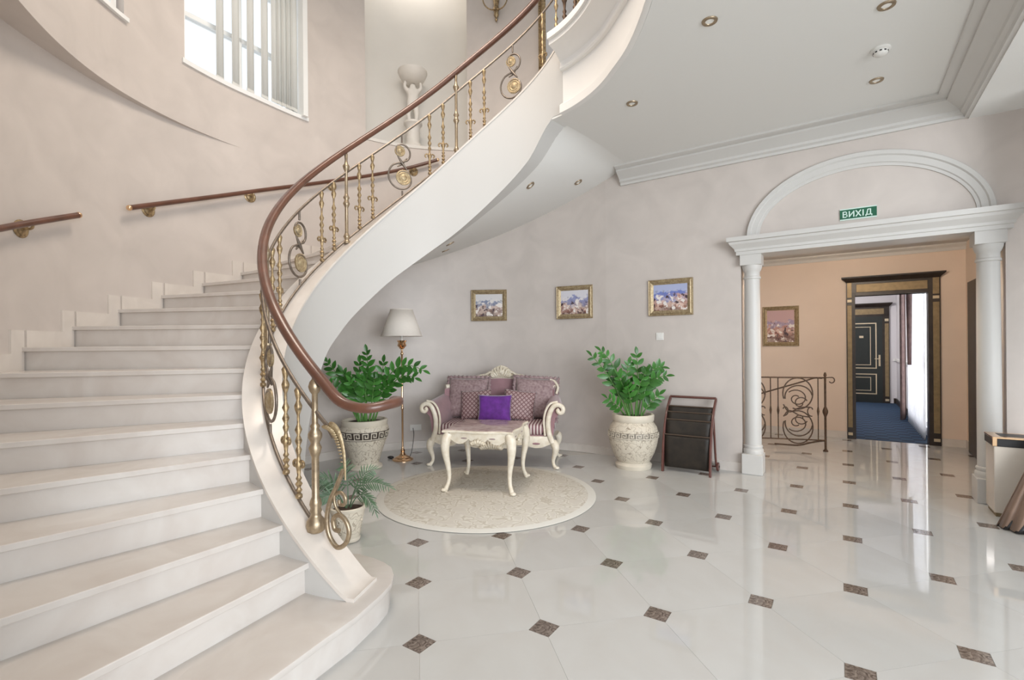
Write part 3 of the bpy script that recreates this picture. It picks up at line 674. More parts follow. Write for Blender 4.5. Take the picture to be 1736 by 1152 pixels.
for z, p_ in ((2.36, 0.06), (2.395, 0.06), (2.40, 0.072), (2.425, 0.076), (2.44, 0.09), (2.47, 0.122), (2.495, 0.132), (2.50, 0.15), (2.545, 0.152)):
    a, b_ = CT[0]-0.085-p_*0.9, CT[1]+0.085+p_*0.9
    rings.append([(a, D0-p_-0.03, z), (b_, D0-p_-0.03, z), (b_, D0+0.24, z), (a, D0+0.24, z)])
mb = MB(); mb.loft(rings); struct(mb.build('trim_3', 'white_paint', rz=-NA, smooth=25), 'white moulded lintel carried by the two columns')
rings = []
ac, az = 0.14, 2.54
for i in range(49):
    u = PI*i/48; cu, su = math.cos(u), math.sin(u); ring = []
    for w_, p_ in ((0, 0), (0, 0.012), (0.18, 0.014), (0.24, 0.024), (0.62, 0.028), (0.70, 0.042), (0.95, 0.045), (1.0, 0.035), (1.0, 0)):
        ring.append((ac+(0.862+0.122*w_)*cu, D0-p_, az+(0.565+0.145*w_)*su))
    rings.append(ring)
mb = MB(); mb.loft(rings); struct(mb.build('trim_4', 'white_paint', rz=-NA, smooth=30), 'white elliptical arch moulding over the lintel')
# ------------------------------------------------------------------ vestibule behind the columns
VR = 1.38; VH = 2.72
mb = MB()
DL, DR, DH = 0.165, 1.0, 2.085
mb.box(-3.0, DL, DP, DP+0.14, 0, VH+0.1); mb.box(DR, VR+0.1, DP, DP+0.14, 0, VH+0.1); mb.box(DL, DR, DP, DP+0.14, DH, VH+0.1)
struct(mb.build('wall_vestibule', 'peach', rz=-NA), 'peach wall with a painting and a dark door surround')
mb = MB(); mb.box(VR, VR+0.1, D0+0.22, DP, 0, VH+0.1); struct(mb.build('wall_vestibule_right', 'peach', rz=-NA))
mb = MB(); mb.box(-3.1, -3.0, D0+0.22, DP+0.1, 0, VH+0.1); struct(mb.build('wall_vestibule_left', 'peach', rz=-NA))
mb = MB(); mb.box(-3.1, VR+0.1, D0+0.215, DP+0.14, VH, VH+0.1); struct(mb.build('ceiling_vestibule', 'white_paint', rz=-NA))
mb = MB(); mb.loft([[(x, DP-p_, VH-z) for p_, z in ((0, 0.09), (0.02, 0.09), (0.03, 0.05), (0.07, 0.02), (0.07, 0), (0, 0))] for x in (-3.0, VR)]); struct(mb.build('trim_5', 'white_paint', rz=-NA, smooth=30))
mb = MB(); mb.box(-3.0, 0.065, DP-0.015, DP, 0, 0.10); mb.box(1.125, VR, DP-0.015, DP, 0, 0.10); struct(mb.build('baseboard_vestibule', 'marble_skirt', rz=-NA))
mb = MB(); mb.box(VR-0.015, VR, 8.43, DP-0.016, 0, 0.10); struct(mb.build('baseboard_vestibule_right', 'marble_skirt', rz=-NA))
vl = bpy.data.lights.new('vestibule_lamp_light', 'POINT'); vl.energy = 50; vl.color = (1.0, 0.86, 0.70); vl.shadow_soft_size = 0.05
vo_ = bpy.data.objects.new('vestibule_lamp_light', vl); COL.objects.link(vo_); vo_.location = TD(0.1, 6.2, 2.6)
# dark door surround of the corridor
DF = struct(bpy.data.objects.new('door_1', None), 'dark wooden door surround with gilded panels and a cornice'); COL.objects.link(DF); DF.rotation_euler = (0, 0, -NA)
def jamb(x0, x1, nm):
    mb = MB(); mb.box(x0, x1, DP-0.035, DP+0.15, 0, 2.13); o = mb.build(nm, 'dark_wood', DF, smooth=0, bevel=0.003)
    w_ = x1-x0
    for z0, z1 in ((0.17, 1.95), (0.055, 0.095), (1.995, 2.035), (2.06, 2.28)):
        mb = MB(); mb.box(x0+0.012, x0+w_*0.62, DP-0.045, DP-0.034, z0, z1) if x0 < 0.5 else mb.box(x1-w_*0.62, x1-0.012, DP-0.045, DP-0.034, z0, z1)
        mb.build('gilded_panel', 'olive_gold' if z1-z0 > 0.1 else 'door_line', o, smooth=0, bevel=0.002)
jamb(0.068, DL+0.01, 'jamb'); jamb(DR-0.01, 1.118, 'jamb')
mb = MB(); mb.box(0.068, 1.118, DP-0.033, DP+0.15, DH, 2.30); o = mb.build('lintel', 'dark_wood', DF, smooth=0)
mb = MB(); mb.box(0.19, 0.985, DP-0.042, DP-0.03, DH+0.05, 2.25); mb.build('gilded_panel', 'olive_gold', o, smooth=0, bevel=0.003)
mb = MB(); mb.loft([[(0.068-p_, DP-0.035-p_, z), (1.118+p_, DP-0.035-p_, z), (1.118+p_, DP+0.0, z), (0.068-p_, DP+0.0, z)] for z, p_ in ((2.28, 0.0), (2.30, 0.012), (2.325, 0.04), (2.34, 0.055), (2.36, 0.058))]); mb.build('cornice', 'dark_wood', DF, smooth=25)
d3 = MB(); d3.box(VR-0.04, VR, 7.45, 8.42, 0, 2.16); d3o = struct(d3.build('door_3', 'dark_wood', rz=-NA, smooth=0, bevel=0.004), 'dark door on the side wall behind the column')
mb = MB(); mb.box(VR-0.05, VR-0.038, 7.55, 8.32, 0.02, 2.06); mb.build('door_leaf', 'dark_wood', d3o, smooth=0, bevel=0.004)
# ------------------------------------------------------------------ corridor beyond the door
CRT, CE = 1.06, 14.3
mb = MB(); mb.box(-1.4, CRT+0.02, DP+0.02, CE+0.05, -0.003, 0.004); struct(mb.build('floor_corridor', 'carpet', rz=-NA), 'dark blue patterned carpet of the corridor')
mb = MB(); mb.box(-1.4, CRT+0.1, CE, CE+0.1, 0, 2.7); struct(mb.build('wall_corridor_end', 'corridor_wall', rz=-NA))
mb = MB(); mb.box(-1.5, -1.4, DP+0.14, CE+0.1, 0, 2.7); struct(mb.build('wall_corridor_left', 'corridor_wall', rz=-NA))
mb = MB(); wy0, wy1 = 8.98, 11.2
mb.box(CRT, CRT+0.12, wy1, CE, 0, 2.7); mb.box(CRT, CRT+0.12, DP+0.14, wy0, 0, 2.7); mb.box(CRT, CRT+0.12, wy0, wy1, 2.45, 2.7); mb.box(CRT, CRT+0.12, wy0, wy1, 0, 0.12)
struct(mb.build('wall_corridor_right', 'corridor_wall', rz=-NA))
mb = MB(); mb.box(-1.5, CRT+0.12, DP+0.13, CE+0.1, 2.7, 2.8); struct(mb.build('ceiling_corridor', 'corridor_wall', rz=-NA))
mb = MB(); mb.box(1.0, CRT, CE-0.02, CE, 0, 0.12); mb.box(CRT-0.02, CRT, wy1+0.1, CE, 0, 0.12); struct(mb.build('baseboard_corridor', 'dark_wood', rz=-NA))
mb = MB(); mb.box(1.0, CRT, CE-0.03, CE, 0.98, 1.03); mb.box(CRT-0.03, CRT, wy1+0.1, CE, 0.98, 1.03); struct(mb.build('trim_6', 'window_white', rz=-NA))
wn = struct(bpy.data.objects.new('window_3', None), 'bright corridor window behind sheer curtains'); COL.objects.link(wn); wn.rotation_euler = (0, 0, -NA)
mb = MB()
for y in (wy0, (wy0+wy1)/2-0.03, wy1-0.06): mb.box(CRT+0.03, CRT+0.09, y, y+0.06, 0.12, 2.45)
for z in (0.12, 1.1, 2.39): mb.box(CRT+0.03, CRT+0.09, wy0, wy1, z, z+0.06)
mb.build('frame', 'window_white', wn, smooth=0)
mb = MB(); mb.box(CRT+0.055, CRT+0.06, wy0, wy1, 0.12, 2.45); mb.build('pane', 'glass', wn, smooth=0)
area('corridor_window_daylight', TD(CRT+0.5, 10.1, 1.4), TD(0, 10.1, 1.2), 2.2, 2.2, 75, (0.95, 0.97, 1.0))
area('corridor_fill_light', TD(-0.2, 12.6, 2.66), TD(0.2, 12.9, 0), 0.6, 0.6, 55, (1.0, 0.95, 0.92), 'DISK')  # added overhead to brighten the dark corridor, without any lamp fitting
def curtain(mb, pts, z0, z1, amp, nf, squeeze=None, rows=10):
    # pts: two floor ends; squeeze(zfrac) -> (scale about first end, shift)
    p, q_ = Vector(pts[0]), Vector(pts[1]); d_ = q_-p; L = d_.length; d_ = d_.normalized(); nn = Vector((-d_.y, d_.x, 0)); N = nf*8
    rows_ = []
    for j in range(rows+1):
        f = j/rows; s, sh = squeeze(f) if squeeze else (1, 0); z = z0+(z1-z0)*f
        rows_.append([p+d_*(L*(i/N)*s+sh)+nn*(amp*math.sin(2*PI*nf*i/N)*(0.6+0.4*s))+Vector((0, 0, z)) for i in range(N+1)])
    mb.loft(rows_, closed=False, caps=False); return mb
def solidify(o, t=0.004):
    m = o.modifiers.new('thickness', 'SOLIDIFY'); m.thickness = t; return o
mb = MB(); curtain(mb, ((0.985, 9.02, 0), (0.985, 11.1, 0)), 0.02, 2.42, 0.018, 14)
tag(solidify(mb.build('sheer_curtain', 'sheer', rz=-NA, smooth=60), 0.002), 'sheer white curtain over the corridor window', 'curtain')
mb = MB(); curtain(mb, ((0.90, 11.12, 0), (0.96, 11.52, 0)), 0.02, 2.42, 0.03, 4)
tag(solidify(mb.build('drape', 'drape', rz=-NA, smooth=60)), 'muted brown drape at the far end of the corridor window', 'curtain', 'corridor drapes')
mb = MB(); curtain(mb, ((0.90, 9.75, 0), (0.90, 10.15, 0)), 1.05, 2.42, 0.03, 4, lambda f: (0.25+0.75*f, 0.15*(1-f)))
tag(solidify(mb.build('drape', 'drape', rz=-NA, smooth=60)), 'tied back drape hanging in the middle of the corridor window', 'curtain', 'corridor drapes')
# far black door
fd = struct(bpy.data.objects.new('door_2', None), 'black corridor door with pale gold line panels'); COL.objects.link(fd); fd.rotation_euler = (0, 0, -NA)
x0, x1 = 0.02, 0.80
mb = MB(); mb.box(x0, x1, CE-0.05, CE, 0.004, 2.02); leaf = mb.build('door_leaf', 'door_black', fd, smooth=0)
def line_panel(a, b_, z0, z1, w_=0.022):
    mb = MB(); y0, y1 = CE-0.062, CE-0.049
    mb.box(a, b_, y0, y1, z0, z0+w_); mb.box(a, b_, y0, y1, z1-w_, z1); mb.box(a, a+w_, y0, y1, z0+w_, z1-w_); mb.box(b_-w_, b_, y0, y1, z0+w_, z1-w_)
    mb.build('gold_line', 'door_line', leaf, smooth=0)
line_panel(x0+0.1, x1-0.11, 0.80, 1.87); line_panel(x0+0.19, x1-0.22, 0.88, 1.78, 0.014); line_panel(x0+0.1, x1-0.11, 0.20, 0.68); line_panel(x0+0.19, x1-0.22, 0.28, 0.60, 0.014)
mb = MB(); mb.box(x1-0.075, x1-0.04, CE-0.065, CE-0.049, 0.86, 1.12); mb.tube([(x1-0.057, CE-0.06, 1.03), (x1-0.057, CE-0.10, 1.03), (x1-0.15, CE-0.105, 1.03)], 0.009, 8); mb.build('handle', 'door_line', leaf)
mb = MB(); mb.box(0.36, 0.44, CE-0.055, CE-0.049, 1.52, 1.57); mb.build('number_plate', 'door_line', leaf, smooth=0)
mb = MB(); mb.box(x1, x1+0.13, CE-0.04, CE, 0, 2.10); j_ = mb.build('jamb', 'dark_wood', fd, smooth=0)
for z0, z1 in ((0.16, 1.85), (0.05, 0.10), (1.90, 1.96)):
    mb = MB(); mb.box(x1+0.045, x1+0.115, CE-0.05, CE-0.039, z0, z1); mb.build('gilded_panel', 'olive_gold' if z1-z0 > 0.2 else 'door_line', j_, smooth=0)
mb = MB(); mb.box(x0-0.1, x1+0.13, CE-0.04, CE, 2.02, 2.25); lt = mb.build('lintel', 'dark_wood', fd, smooth=0)
mb = MB(); mb.box(x0, x1+0.03, CE-0.05, CE-0.039, 2.07, 2.20); mb.build('gilded_panel', 'olive_gold', lt, smooth=0)
mb = MB(); mb.loft([[(x0-0.1-p_, CE-0.04-p_, z), (x1+0.13+p_, CE-0.04-p_, z), (x1+0.13+p_, CE, z), (x0-0.1-p_, CE, z)] for z, p_ in ((2.24, 0), (2.27, 0.03), (2.31, 0.06), (2.33, 0.06))]); mb.build('cornice', 'dark_wood', fd, smooth=25)
# ------------------------------------------------------------------ exit sign, pictures, switches
sg = thing('exit_sign', 'green exit sign with white lettering under the arch moulding', 'sign', TD(0.147, D0, 2.61), -NA)
SW, SH = 0.295, 0.112
mb = MB(); mb.box(-SW/2, SW/2, -0.010, 0, 0, SH); mb.build('backing', 'sign_white', sg, smooth=0)
mb = MB(); mb.box(-SW/2, SW/2, -0.012, -0.0095, 0.012, SH-0.010); mb.build('green_panel', 'sign_green', sg, smooth=0)
lt = MB(); y0, y1 = -0.0135, -0.0118
def bar(xa, za, xb, zb, w_=0.009):
    d_ = Vector((xb-xa, 0, zb-za)); L = d_.length; n_ = Vector((-d_.z, 0, d_.x))/L*w_/2
    a, b_ = Vector((xa, 0, za)), Vector((xb, 0, zb)); vs = [a-n_, b_-n_, b_+n_, a+n_]
    lt.plate([(v.x, v.z) for v in vs], y0, y1)
zb_, zt_ = 0.026, 0.086; zm = 0.058
X = -0.120; bar(X, zb_, X, zt_, 0.010); bar(X, zt_-0.004, X+0.024, zt_-0.004); bar(X, zm, X+0.026, zm); bar(X, zb_+0.004, X+0.026, zb_+0.004); bar(X+0.028, zm+0.003, X+0.026, zt_-0.006); bar(X+0.031, zb_+0.007, X+0.030, zm-0.003)
X = -0.070; bar(X, zb_, X, zt_, 0.010); bar(X+0.036, zb_, X+0.036, zt_, 0.010); bar(X, zb_+0.006, X+0.036, zt_-0.006)
X = -0.018; bar(X, zb_, X+0.040, zt_, 0.010); bar(X, zt_, X+0.040, zb_, 0.010)
X = 0.040; bar(X, zb_, X, zt_, 0.010)
X = 0.062; bar(X+0.006, zb_+0.006, X+0.016, zt_-0.003); bar(X+0.014, zt_-0.004, X+0.038, zt_-0.004); bar(X+0.036, zb_+0.004, X+0.036, zt_, 0.010); bar(X-0.002, zb_+0.006, X+0.048, zb_+0.006); bar(X, zb_-0.008, X, zb_+0.008); bar(X+0.046, zb_-0.008, X+0.046, zb_+0.008)
lt.build('lettering', 'sign_white', sg, smooth=0)
def picture(label, paint, loc, rz, w_, h_, group='framed paintings'):
    P = thing('framed_painting', label, 'painting', loc, rz, group)
    fw = 0.062; rings = []
    for (ins, dep) in ((0, 0), (0, 0.022), (0.006, 0.030), (0.016, 0.024), (0.030, 0.034), (0.046, 0.022), (fw, 0.014), (fw, 0.0)):
        rings.append([(-w_/2+ins, -dep, ins), (w_/2-ins, -dep, ins), (w_/2-ins, -dep, h_-ins), (-w_/2+ins, -dep, h_-ins)])
    mb = MB(); mb.loft(rings, caps=False); mb.build('frame', 'gilt_pale', P, smooth=20)
    mb = MB(); mb.box(-w_/2+fw-0.004, w_/2-fw+0.004, -0.012, -0.002, fw-0.004-h_/2, h_/2-fw+0.004); mb.build('canvas', paint, P, (0, 0, h_/2), smooth=0)
    return P
for a, lab, pt_ in ((3.05+360, 'gold framed painting of a bay and pale houses above the sofa', 'painting_bay'), (385.6, 'gold framed painting of a courtyard with purple hills between two others', 'painting_court')):
    picture(lab, pt_, PO(a, RL(a)-0.015, 1.755), -rad(a), 0.50, 0.435)
picture('gold framed painting of a sea terrace above the white wall switch', 'painting_terrace', TD(-1.67, D0-0.002, 1.745), -NA, 0.52, 0.43)
picture('gold framed reddish coast painting on the peach wall', 'painting_coast', TD(-0.785, DP-0.002, 1.365), -NA, 0.50, 0.62)
def plate_thing(name, label, cat, loc, rz, w_, h_):
    T = thing(name, label, cat, loc, rz)
    mb = MB(); mb.box(-w_/2, w_/2, -0.010, 0, 0, h_); mb.build('plate', 'switch_white', T, smooth=0, bevel=0.003); return T
T = plate_thing('wall_switch', 'small white square switch below the sea terrace painting', 'switch', TD(-1.80, D0, 1.455), -NA, 0.088, 0.09)
mb = MB(); mb.box(-0.028, 0.028, -0.014, -0.009, 0.017, 0.073); mb.build('rocker', 'switch_white', T, smooth=0, bevel=0.002)
T = plate_thing('wall_switch', 'narrow white switch by the dark side door of the vestibule', 'switch', TD(VR, 8.58, 1.07), -NA+PI/2*3, 0.07, 0.22)
for k in range(2): mb = MB(); mb.box(-0.022, 0.022, -0.014, -0.009, 0.02+0.1*k, 0.09+0.1*k); mb.build('rocker', 'switch_white', T, smooth=0, bevel=0.002)
a = 344.3
T = plate_thing('wall_socket', 'white double wall socket beside the floor lamp', 'socket', PO(a, RL(a)-0.002, 0.245), -rad(a), 0.155, 0.082)
for k in (-1, 1):
    mb = MB(); mb.lathe([(0.026, 0), (0.026, 0.003), (0.020, 0.003), (0.020, 0.001)], 16); mb.v = [(x+k*0.036, -0.010-z, y+0.041) for x, y, z in mb.v]; mb.build('outlet', 'switch_white', T)
# ------------------------------------------------------------------ ceiling fittings
dl_ring = MB().lathe([(0.027, 0.0), (0.030, -0.008), (0.049, -0.008), (0.052, 0.0), (0.052, 0.002), (0.027, 0.002)], 24, caps=False).mesh('ring', 'bronze', 60)
dl_lens = MB().lathe([(0.029, 0.0005), (0.028, -0.003), (0.001, -0.004)], 20).mesh('lens', 'lens', 60)
def downlight(label, loc, normal=None, group=None, s=1.0):
    D = thing('downlight', label, 'ceiling light', loc, 0, group)
    if normal is not None: D.rotation_euler = (-Vector(normal)).to_track_quat('Z', 'Y').to_euler()
    D.scale = (s, s, s)
    link('ring', dl_ring, D); link('lens', dl_lens, D)
for t_, d_, lab in ((-0.72, 3.5, 'out in the open ceiling, clear of smoke detector and landing edge'), (0.26, 3.99, 'farther from the cornice than the smoke detector'), (-1.55, 4.29, 'nearest to the curved white landing edge'), (0.26, 5.08, 'between the smoke detector and the cornice')):
    downlight('small bronze ceiling downlight '+lab, TD(t_, d_, CEIL), None, 'downlights in the flat ceiling')
def soff(a, f):
    zi = HB(a)+0.002; zo = HEL(a)-0.48; r0, r1 = RI(a)+0.01, RL(min(a, 393.85))+0.01
    return PO(a, r0+(r1-r0)*f, zi+(zo-zi)*f)
for a, f, lab in ((384.0, 0.24, 'upper pair, near the white stair side'), (390.5, 0.72, 'upper pair, near the wall and cornice end'), (353.5, 0.30, 'lower pair, near the white stair side'), (352.0, 0.62, 'lower pair, near the curved wall')):
    p = soff(a, f); du = soff(a+1, f)-soff(a-1, f); dv = soff(a, f+0.05)-soff(a, f-0.05); nrm = du.cross(dv).normalized()
    if nrm.z > 0: nrm = -nrm
    downlight('bronze downlight in the sloping stair soffit, '+lab, p+nrm*0.001, nrm, 'downlights in the stair soffit')
SD = thing('smoke_detector', 'round white smoke detector on the ceiling between two downlights', 'smoke detector', TD(0.26, 4.56, CEIL))
mb = MB(); mb.lathe([(0.062, 0.0), (0.062, -0.012), (0.052, -0.018)], 28); mb.build('base', 'switch_white', SD, smooth=50)
mb = MB(); mb.lathe([(0.046, -0.018), (0.046, -0.034), (0.034, -0.046), (0.010, -0.05)], 28); mb.build('sensor', 'switch_white', SD, smooth=50)
mb = MB()
for k in range(10):
    u = 2*PI*k/10; mb.box(-0.007, 0.007, -0.048, -0.044, -0.033, -0.024, Matrix.Rotation(u, 4, 'Z'))
mb.build('vent', 'black', SD, smooth=0)
# ------------------------------------------------------------------ rug
RUG = tag(MB().lathe([(1.02, 0.001), (1.028, 0.006), (1.02, 0.012), (0.001, 0.012)], 96).build('rug', 'rug', None, (-0.25, 4.69, 0), smooth=40), 'round cream rug with raised tracery under the small table', 'rug')
# ------------------------------------------------------------------ carved furniture helpers
def superpillow(w_, h_, d_, nx=22, nz=22, pinch=0.10):
    # cushion standing upright: local x width, z height (base at 0), y thickness
    mb = MB(); front = []; back = []
    for j in range(nz+1):
        v = -1+2*j/nz
        for i in range(nx+1):
            u = -1+2*i/nx
            k = (1-abs(u)**3.2)*(1-abs(v)**3.2)
            px_ = u*w_/2*(1-pinch*(1-v*v)*abs(u)**2*0.0-pinch*(1-abs(v)**2)*0.6); pz = v*h_/2*(1-pinch*(1-abs(u)**2)*0.6)
            t = d_/2*(max(k, 0)**0.42)
            front.append((px_, -t, pz+h_/2)); back.append((px_, t, pz+h_/2))
    n = nx+1; fs = []
    for j in range(nz):
        for i in range(nx): fs.append((j*n+i, j*n+i+1, (j+1)*n+i+1, (j+1)*n+i))
    o = len(front); fb = [tuple(reversed([k+o for k in f])) for f in fs]
    mb.add(front+back, fs+fb)
    return mb
def weld(o):
    bm = bmesh.new(); bm.from_mesh(o.data); bmesh.ops.remove_doubles(bm, verts=bm.verts, dist=0.0005); bmesh.ops.recalc_face_normals(bm, faces=bm.faces); bm.to_mesh(o.data); bm.free(); o.data.shade_smooth(); return o
def cabriole(h_, out, r0=0.045, foot=0.03):
    # leg from top (0,0,h) curving outwards along 'out' then to a scrolled foot
    ox, oy = out
    zs = [1.0, 0.90, 0.76, 0.60, 0.44, 0.28, 0.15, 0.06, 0.0]
    k = [0.0, 0.028, 0.038, 0.028, 0.010, 0.0, 0.008, 0.030, 0.042]
    r = [1.05, 1.15, 1.0, 0.78, 0.60, 0.48, 0.44, 0.52, 0.50]
    pts = smooth_path([(ox*kk, oy*kk, h_*z) for z, kk in zip(zs, k)], 4); n = len(pts)
    rr = [r0*(r[min(int(i/4), 7)]*(1-(i/4-int(i/4)))+r[min(int(i/4)+1, 8)]*(i/4-int(i/4))) for i in range(n)]
    mb = MB(); mb.tube(pts, rr, 10); f = pts[-1]
    mb.ball((f.x+ox*0.012, f.y+oy*0.012, r0*0.38), r0*0.62, 10, 8, 1.15, 1.15, 0.62)
    return mb
def apron(x0, x1, zt, depth, n=60, lobes=3, y0=0.0, th=0.03):
    poly = []
    for i in range(n+1):
        u = i/n; x = x0+(x1-x0)*u
        s = abs(math.sin(PI*lobes*u))
        poly.append((x, zt-depth*(0.50+0.50*s*(1 if lobes == 1 else (0.7+0.3*math.sin(PI*u))))))
    poly += [(x1, zt), (x0, zt)]
    return MB().plate(poly, y0, y0+th)
def leaf_cluster(mb, cx, cz, w_, h_, y, n=9, th=0.014):
    for i in range(n):
        u = -1+2*i/(n-1); ang = u*1.25
        L = h_*(0.62+0.38*(1-abs(u))); bx, bz = cx+u*w_*0.18, cz
        p = [(bx+math.sin(ang)*L*s, y-th*math.sin(PI*s)*1.3-0.003, bz+math.cos(ang)*L*s) for s in (0, 0.25, 0.5, 0.75, 1.0)]
        mb.tube(p, [0.010, 0.017, 0.019, 0.014, 0.004], 6)
    return mb
# ------------------------------------------------------------------ sofa
SRZ = -rad(8.56)
SO = thing('sofa', 'small carved ivory sofa with mauve velvet and striped seat', 'sofa', (-0.243, 5.70, 0), SRZ)
def swing(M_, u): return M_
for sx, sy, bk in ((-1, 0.0, 0), (1, 0.0, 0), (-1, 0.60, 1), (1, 0.60, 1)):
    c = cabriole(0.30, (sx*0.8, -0.6 if not bk else 0.7), 0.042); c.build('leg', 'ivory', SO, (sx*0.71, sy, 0), smooth=60)
ap = apron(-0.71, 0.71, 0.37, 0.15, 80, 4, -0.035, 0.04); apo = ap.build('apron', 'ivory', SO, smooth=30, bevel=0.004)
mb = MB(); leaf_cluster(mb, 0, 0.215, 0.5, 0.10, -0.04, 11); 
for s in (-1, 1): mb.tube(smooth_path([(s*0.10, -0.045, 0.25), (s*0.20, -0.052, 0.30), (s*0.32, -0.05, 0.275), (s*0.42, -0.045, 0.30)], 5), 0.012, 8)
mb.build('carved_ornament', 'ivory_carved', apo, smooth=60)
for s in (-1, 1):
    mb = MB(); mb.ball((s*0.52, -0.036, 0.285), 0.045, 14, 8, 1.0, 0.10, 0.28); mb.build('recess', 'mauve', apo, smooth=60)
mb = MB(); mb.box(-0.70, 0.70, -0.02, 0.62, 0.34, 0.385); mb.build('seat_base', 'mauve', SO, smooth=0, bevel=0.01)
# seat cushion
rings = []
for j in range(13):
    v = j/12; z = 0.385+0.115*v
    ins = 0.030*(1-math.sin(PI*v)**0.5); ring = []
    for (x, y) in [(-0.60+0.0, -0.045), (0.60, -0.045), (0.60, 0.55), (-0.60, 0.55)]: ring.append((x-math.copysign(ins, x), y+(ins if y < 0.2 else -ins), z))
    rings.append(ring)
mb = MB(); mb.loft(rings); mb.build('seat_cushion', 'stripe', SO, smooth=60)
# back: padded shell with raised middle
NB = 40; TOPZ = lambda u: 0.86+0.125*math.cos(u*PI/2)**1.3+0.0*u
rings = []
for i in range(NB+1):
    u = -1+2*i/NB; x = u*0.70; y = 0.66-0.16*abs(u)**3.0; zt = TOPZ(u)
    ring = []
    for k in range(12):
        f = k/11; z = 0.36+(zt-0.36)*f
        ring.append((x, y-0.055-0.020*math.sin(PI*f)+0.03*f, z))
    for k in range(12):
        f = 1-k/11; z = 0.36+(zt-0.36)*f
        ring.append((x, y+0.05+0.03*f, z))
    rings.append(ring)
mb = MB(); mb.loft(rings); mb.build('backrest', 'mauve', SO, smooth=60)
crest = [(-1+2*i/40) for i in range(41)]
mb = MB(); mb.tube([(u*0.70, 0.685-0.16*abs(u)**3.0, TOPZ(u)+0.022) for u in crest], 0.028, 10); cr_ = mb.build('crest_rail', 'ivory', SO, smooth=60)
mb = MB(); mb.plate([(-0.34, 0.985), (-0.24, 1.005), (-0.16, 1.06), (-0.07, 1.13), (0, 1.155), (0.07, 1.13), (0.16, 1.06), (0.24, 1.005), (0.34, 0.985), (0.2, 0.955), (-0.2, 0.955)], 0.66, 0.70)
leaf_cluster(mb, 0, 1.0, 0.4, 0.15, 0.655, 11)
for s in (-1, 1):
    mb.tube(smooth_path([(s*0.04, 0.65, 1.02), (s*0.13, 0.64, 1.065), (s*0.20, 0.645, 1.03), (s*0.27, 0.65, 1.02), (s*0.36, 0.655, 0.985)], 5), [0.016]*20+[0.008], 8)
    mb.ball((s*0.12, 0.64, 1.03), 0.026, 10, 8)
mb.ball((0, 0.635, 1.07), 0.034, 10, 8, 1, 0.7, 1)
mb.build('carved_crest', 'ivory_carved', cr_, smooth=50)
# rolled arms
for s in (-1, 1):
    rings = []
    for j in range(14):
        f = j/13; y = -0.02+0.56*f; zt = 0.74+0.06*f; xo = 0.80-0.06*f; xi = 0.60
        prof = [(xi, 0.36), (xi, 0.55), (xi+0.01, zt-0.10), (xi+0.05, zt-0.03), (xi+0.11, zt), (xo-0.01, zt-0.005), (xo+0.03, zt-0.05), (xo+0.02, zt-0.105), (xo-0.03, zt-0.13), (xo-0.06, zt-0.16), (xo-0.075, 0.50), (xo-0.09, 0.36)]
        rings.append([(s*x, y, z) for x, z in prof])
    mb = MB(); mb.loft(rings); arm = mb.build('arm', 'mauve', SO, smooth=60)
    pts = smooth_path([(s*0.705, -0.035, 0.30), (s*0.665, -0.04, 0.42), (s*0.66, -0.045, 0.55), (s*0.685, -0.05, 0.65), (s*0.725, -0.05, 0.715), (s*0.78, -0.05, 0.73), (s*0.825, -0.05, 0.70), (s*0.825, -0.05, 0.655), (s*0.79, -0.05, 0.64), (s*0.768, -0.05, 0.665), (s*0.785, -0.05, 0.685)], 5)
    mb = MB(); mb.tube(pts, [0.031-0.010*i/len(pts) for i in range(len(pts))], 10, flat=0.8); mb.build('arm_front', 'ivory', arm, smooth=60)
    mb = MB(); mb.tube(smooth_path([(s*0.62, -0.035, 0.38), (s*0.61, -0.038, 0.55), (s*0.635, -0.04, 0.67), (s*0.69, -0.04, 0.745), (s*0.77, -0.035, 0.765)], 5), 0.013, 8); mb.build('arm_piping', 'ivory', arm, smooth=60)
    if s < 0: continue
    mb = MB(); mb.tube(smooth_path([(s*0.72, 0.50, 0.80), (s*0.74, 0.53, 0.88), (s*0.70, 0.55, 0.95), (s*0.64, 0.57, 0.97)], 5), 0.016, 8); mb.build('arm_return', 'ivory', arm, smooth=60)
# ------------------------------------------------------------------ cushions
def place_local(o, root_loc, root_rz, p, rx, ry, rz):
    M_ = Matrix.Translation(root_loc) @ Matrix.Rotation(root_rz, 4, 'Z') @ Matrix.Translation(p) @ Matrix.Rotation(rz, 4, 'Z') @ Matrix.Rotation(rx, 4, 'X') @ Matrix.Rotation(ry, 4, 'Y')
    o.matrix_world = M_; o.location = M_.to_translation(); o.rotation_euler = M_.to_euler()
def cushion(name, label, material, w_, h_, d_, p, rx, ry=0, rz=0, ruffle=False, group='cushions on the sofa'):
    C_ = thing(name, label, 'cushion', (0, 0, 0), 0, group); place_local(C_, (-0.243, 5.70, 0), SRZ, Vector(p), rx, ry, rz)
    o = superpillow(w_, h_, d_).build('cover', material, C_, smooth=60); weld(o)
    if ruffle:
        mb = MB(); N = 120; inner = []; outer = []
        for i in range(N):
            u = i/N*4; side = int(u); f = u-side
            e = [(-1+2*f, -1), (1, -1+2*f), (1-2*f, 1), (-1, 1-2*f)][side]
            cxx = e[0]*w_/2*0.965; czz = h_/2+e[1]*h_/2*0.965
            wv_ = 0.016*math.sin(i*1.9)
            inner.append((cxx, 0, czz)); outer.append((cxx+e[0]*0.035*(1+0.25*math.sin(i*2.7)), wv_, czz+e[1]*0.035*(1+0.25*math.cos(i*2.3))))
        fs = [(i, (i+1) % N, N+(i+1) % N, N+i) for i in range(N)]
        mb.add(inner+outer, fs); r_ = mb.build('ruffle', 'ruffle', C_, smooth=60); solidify(r_, 0.006)
    return C_
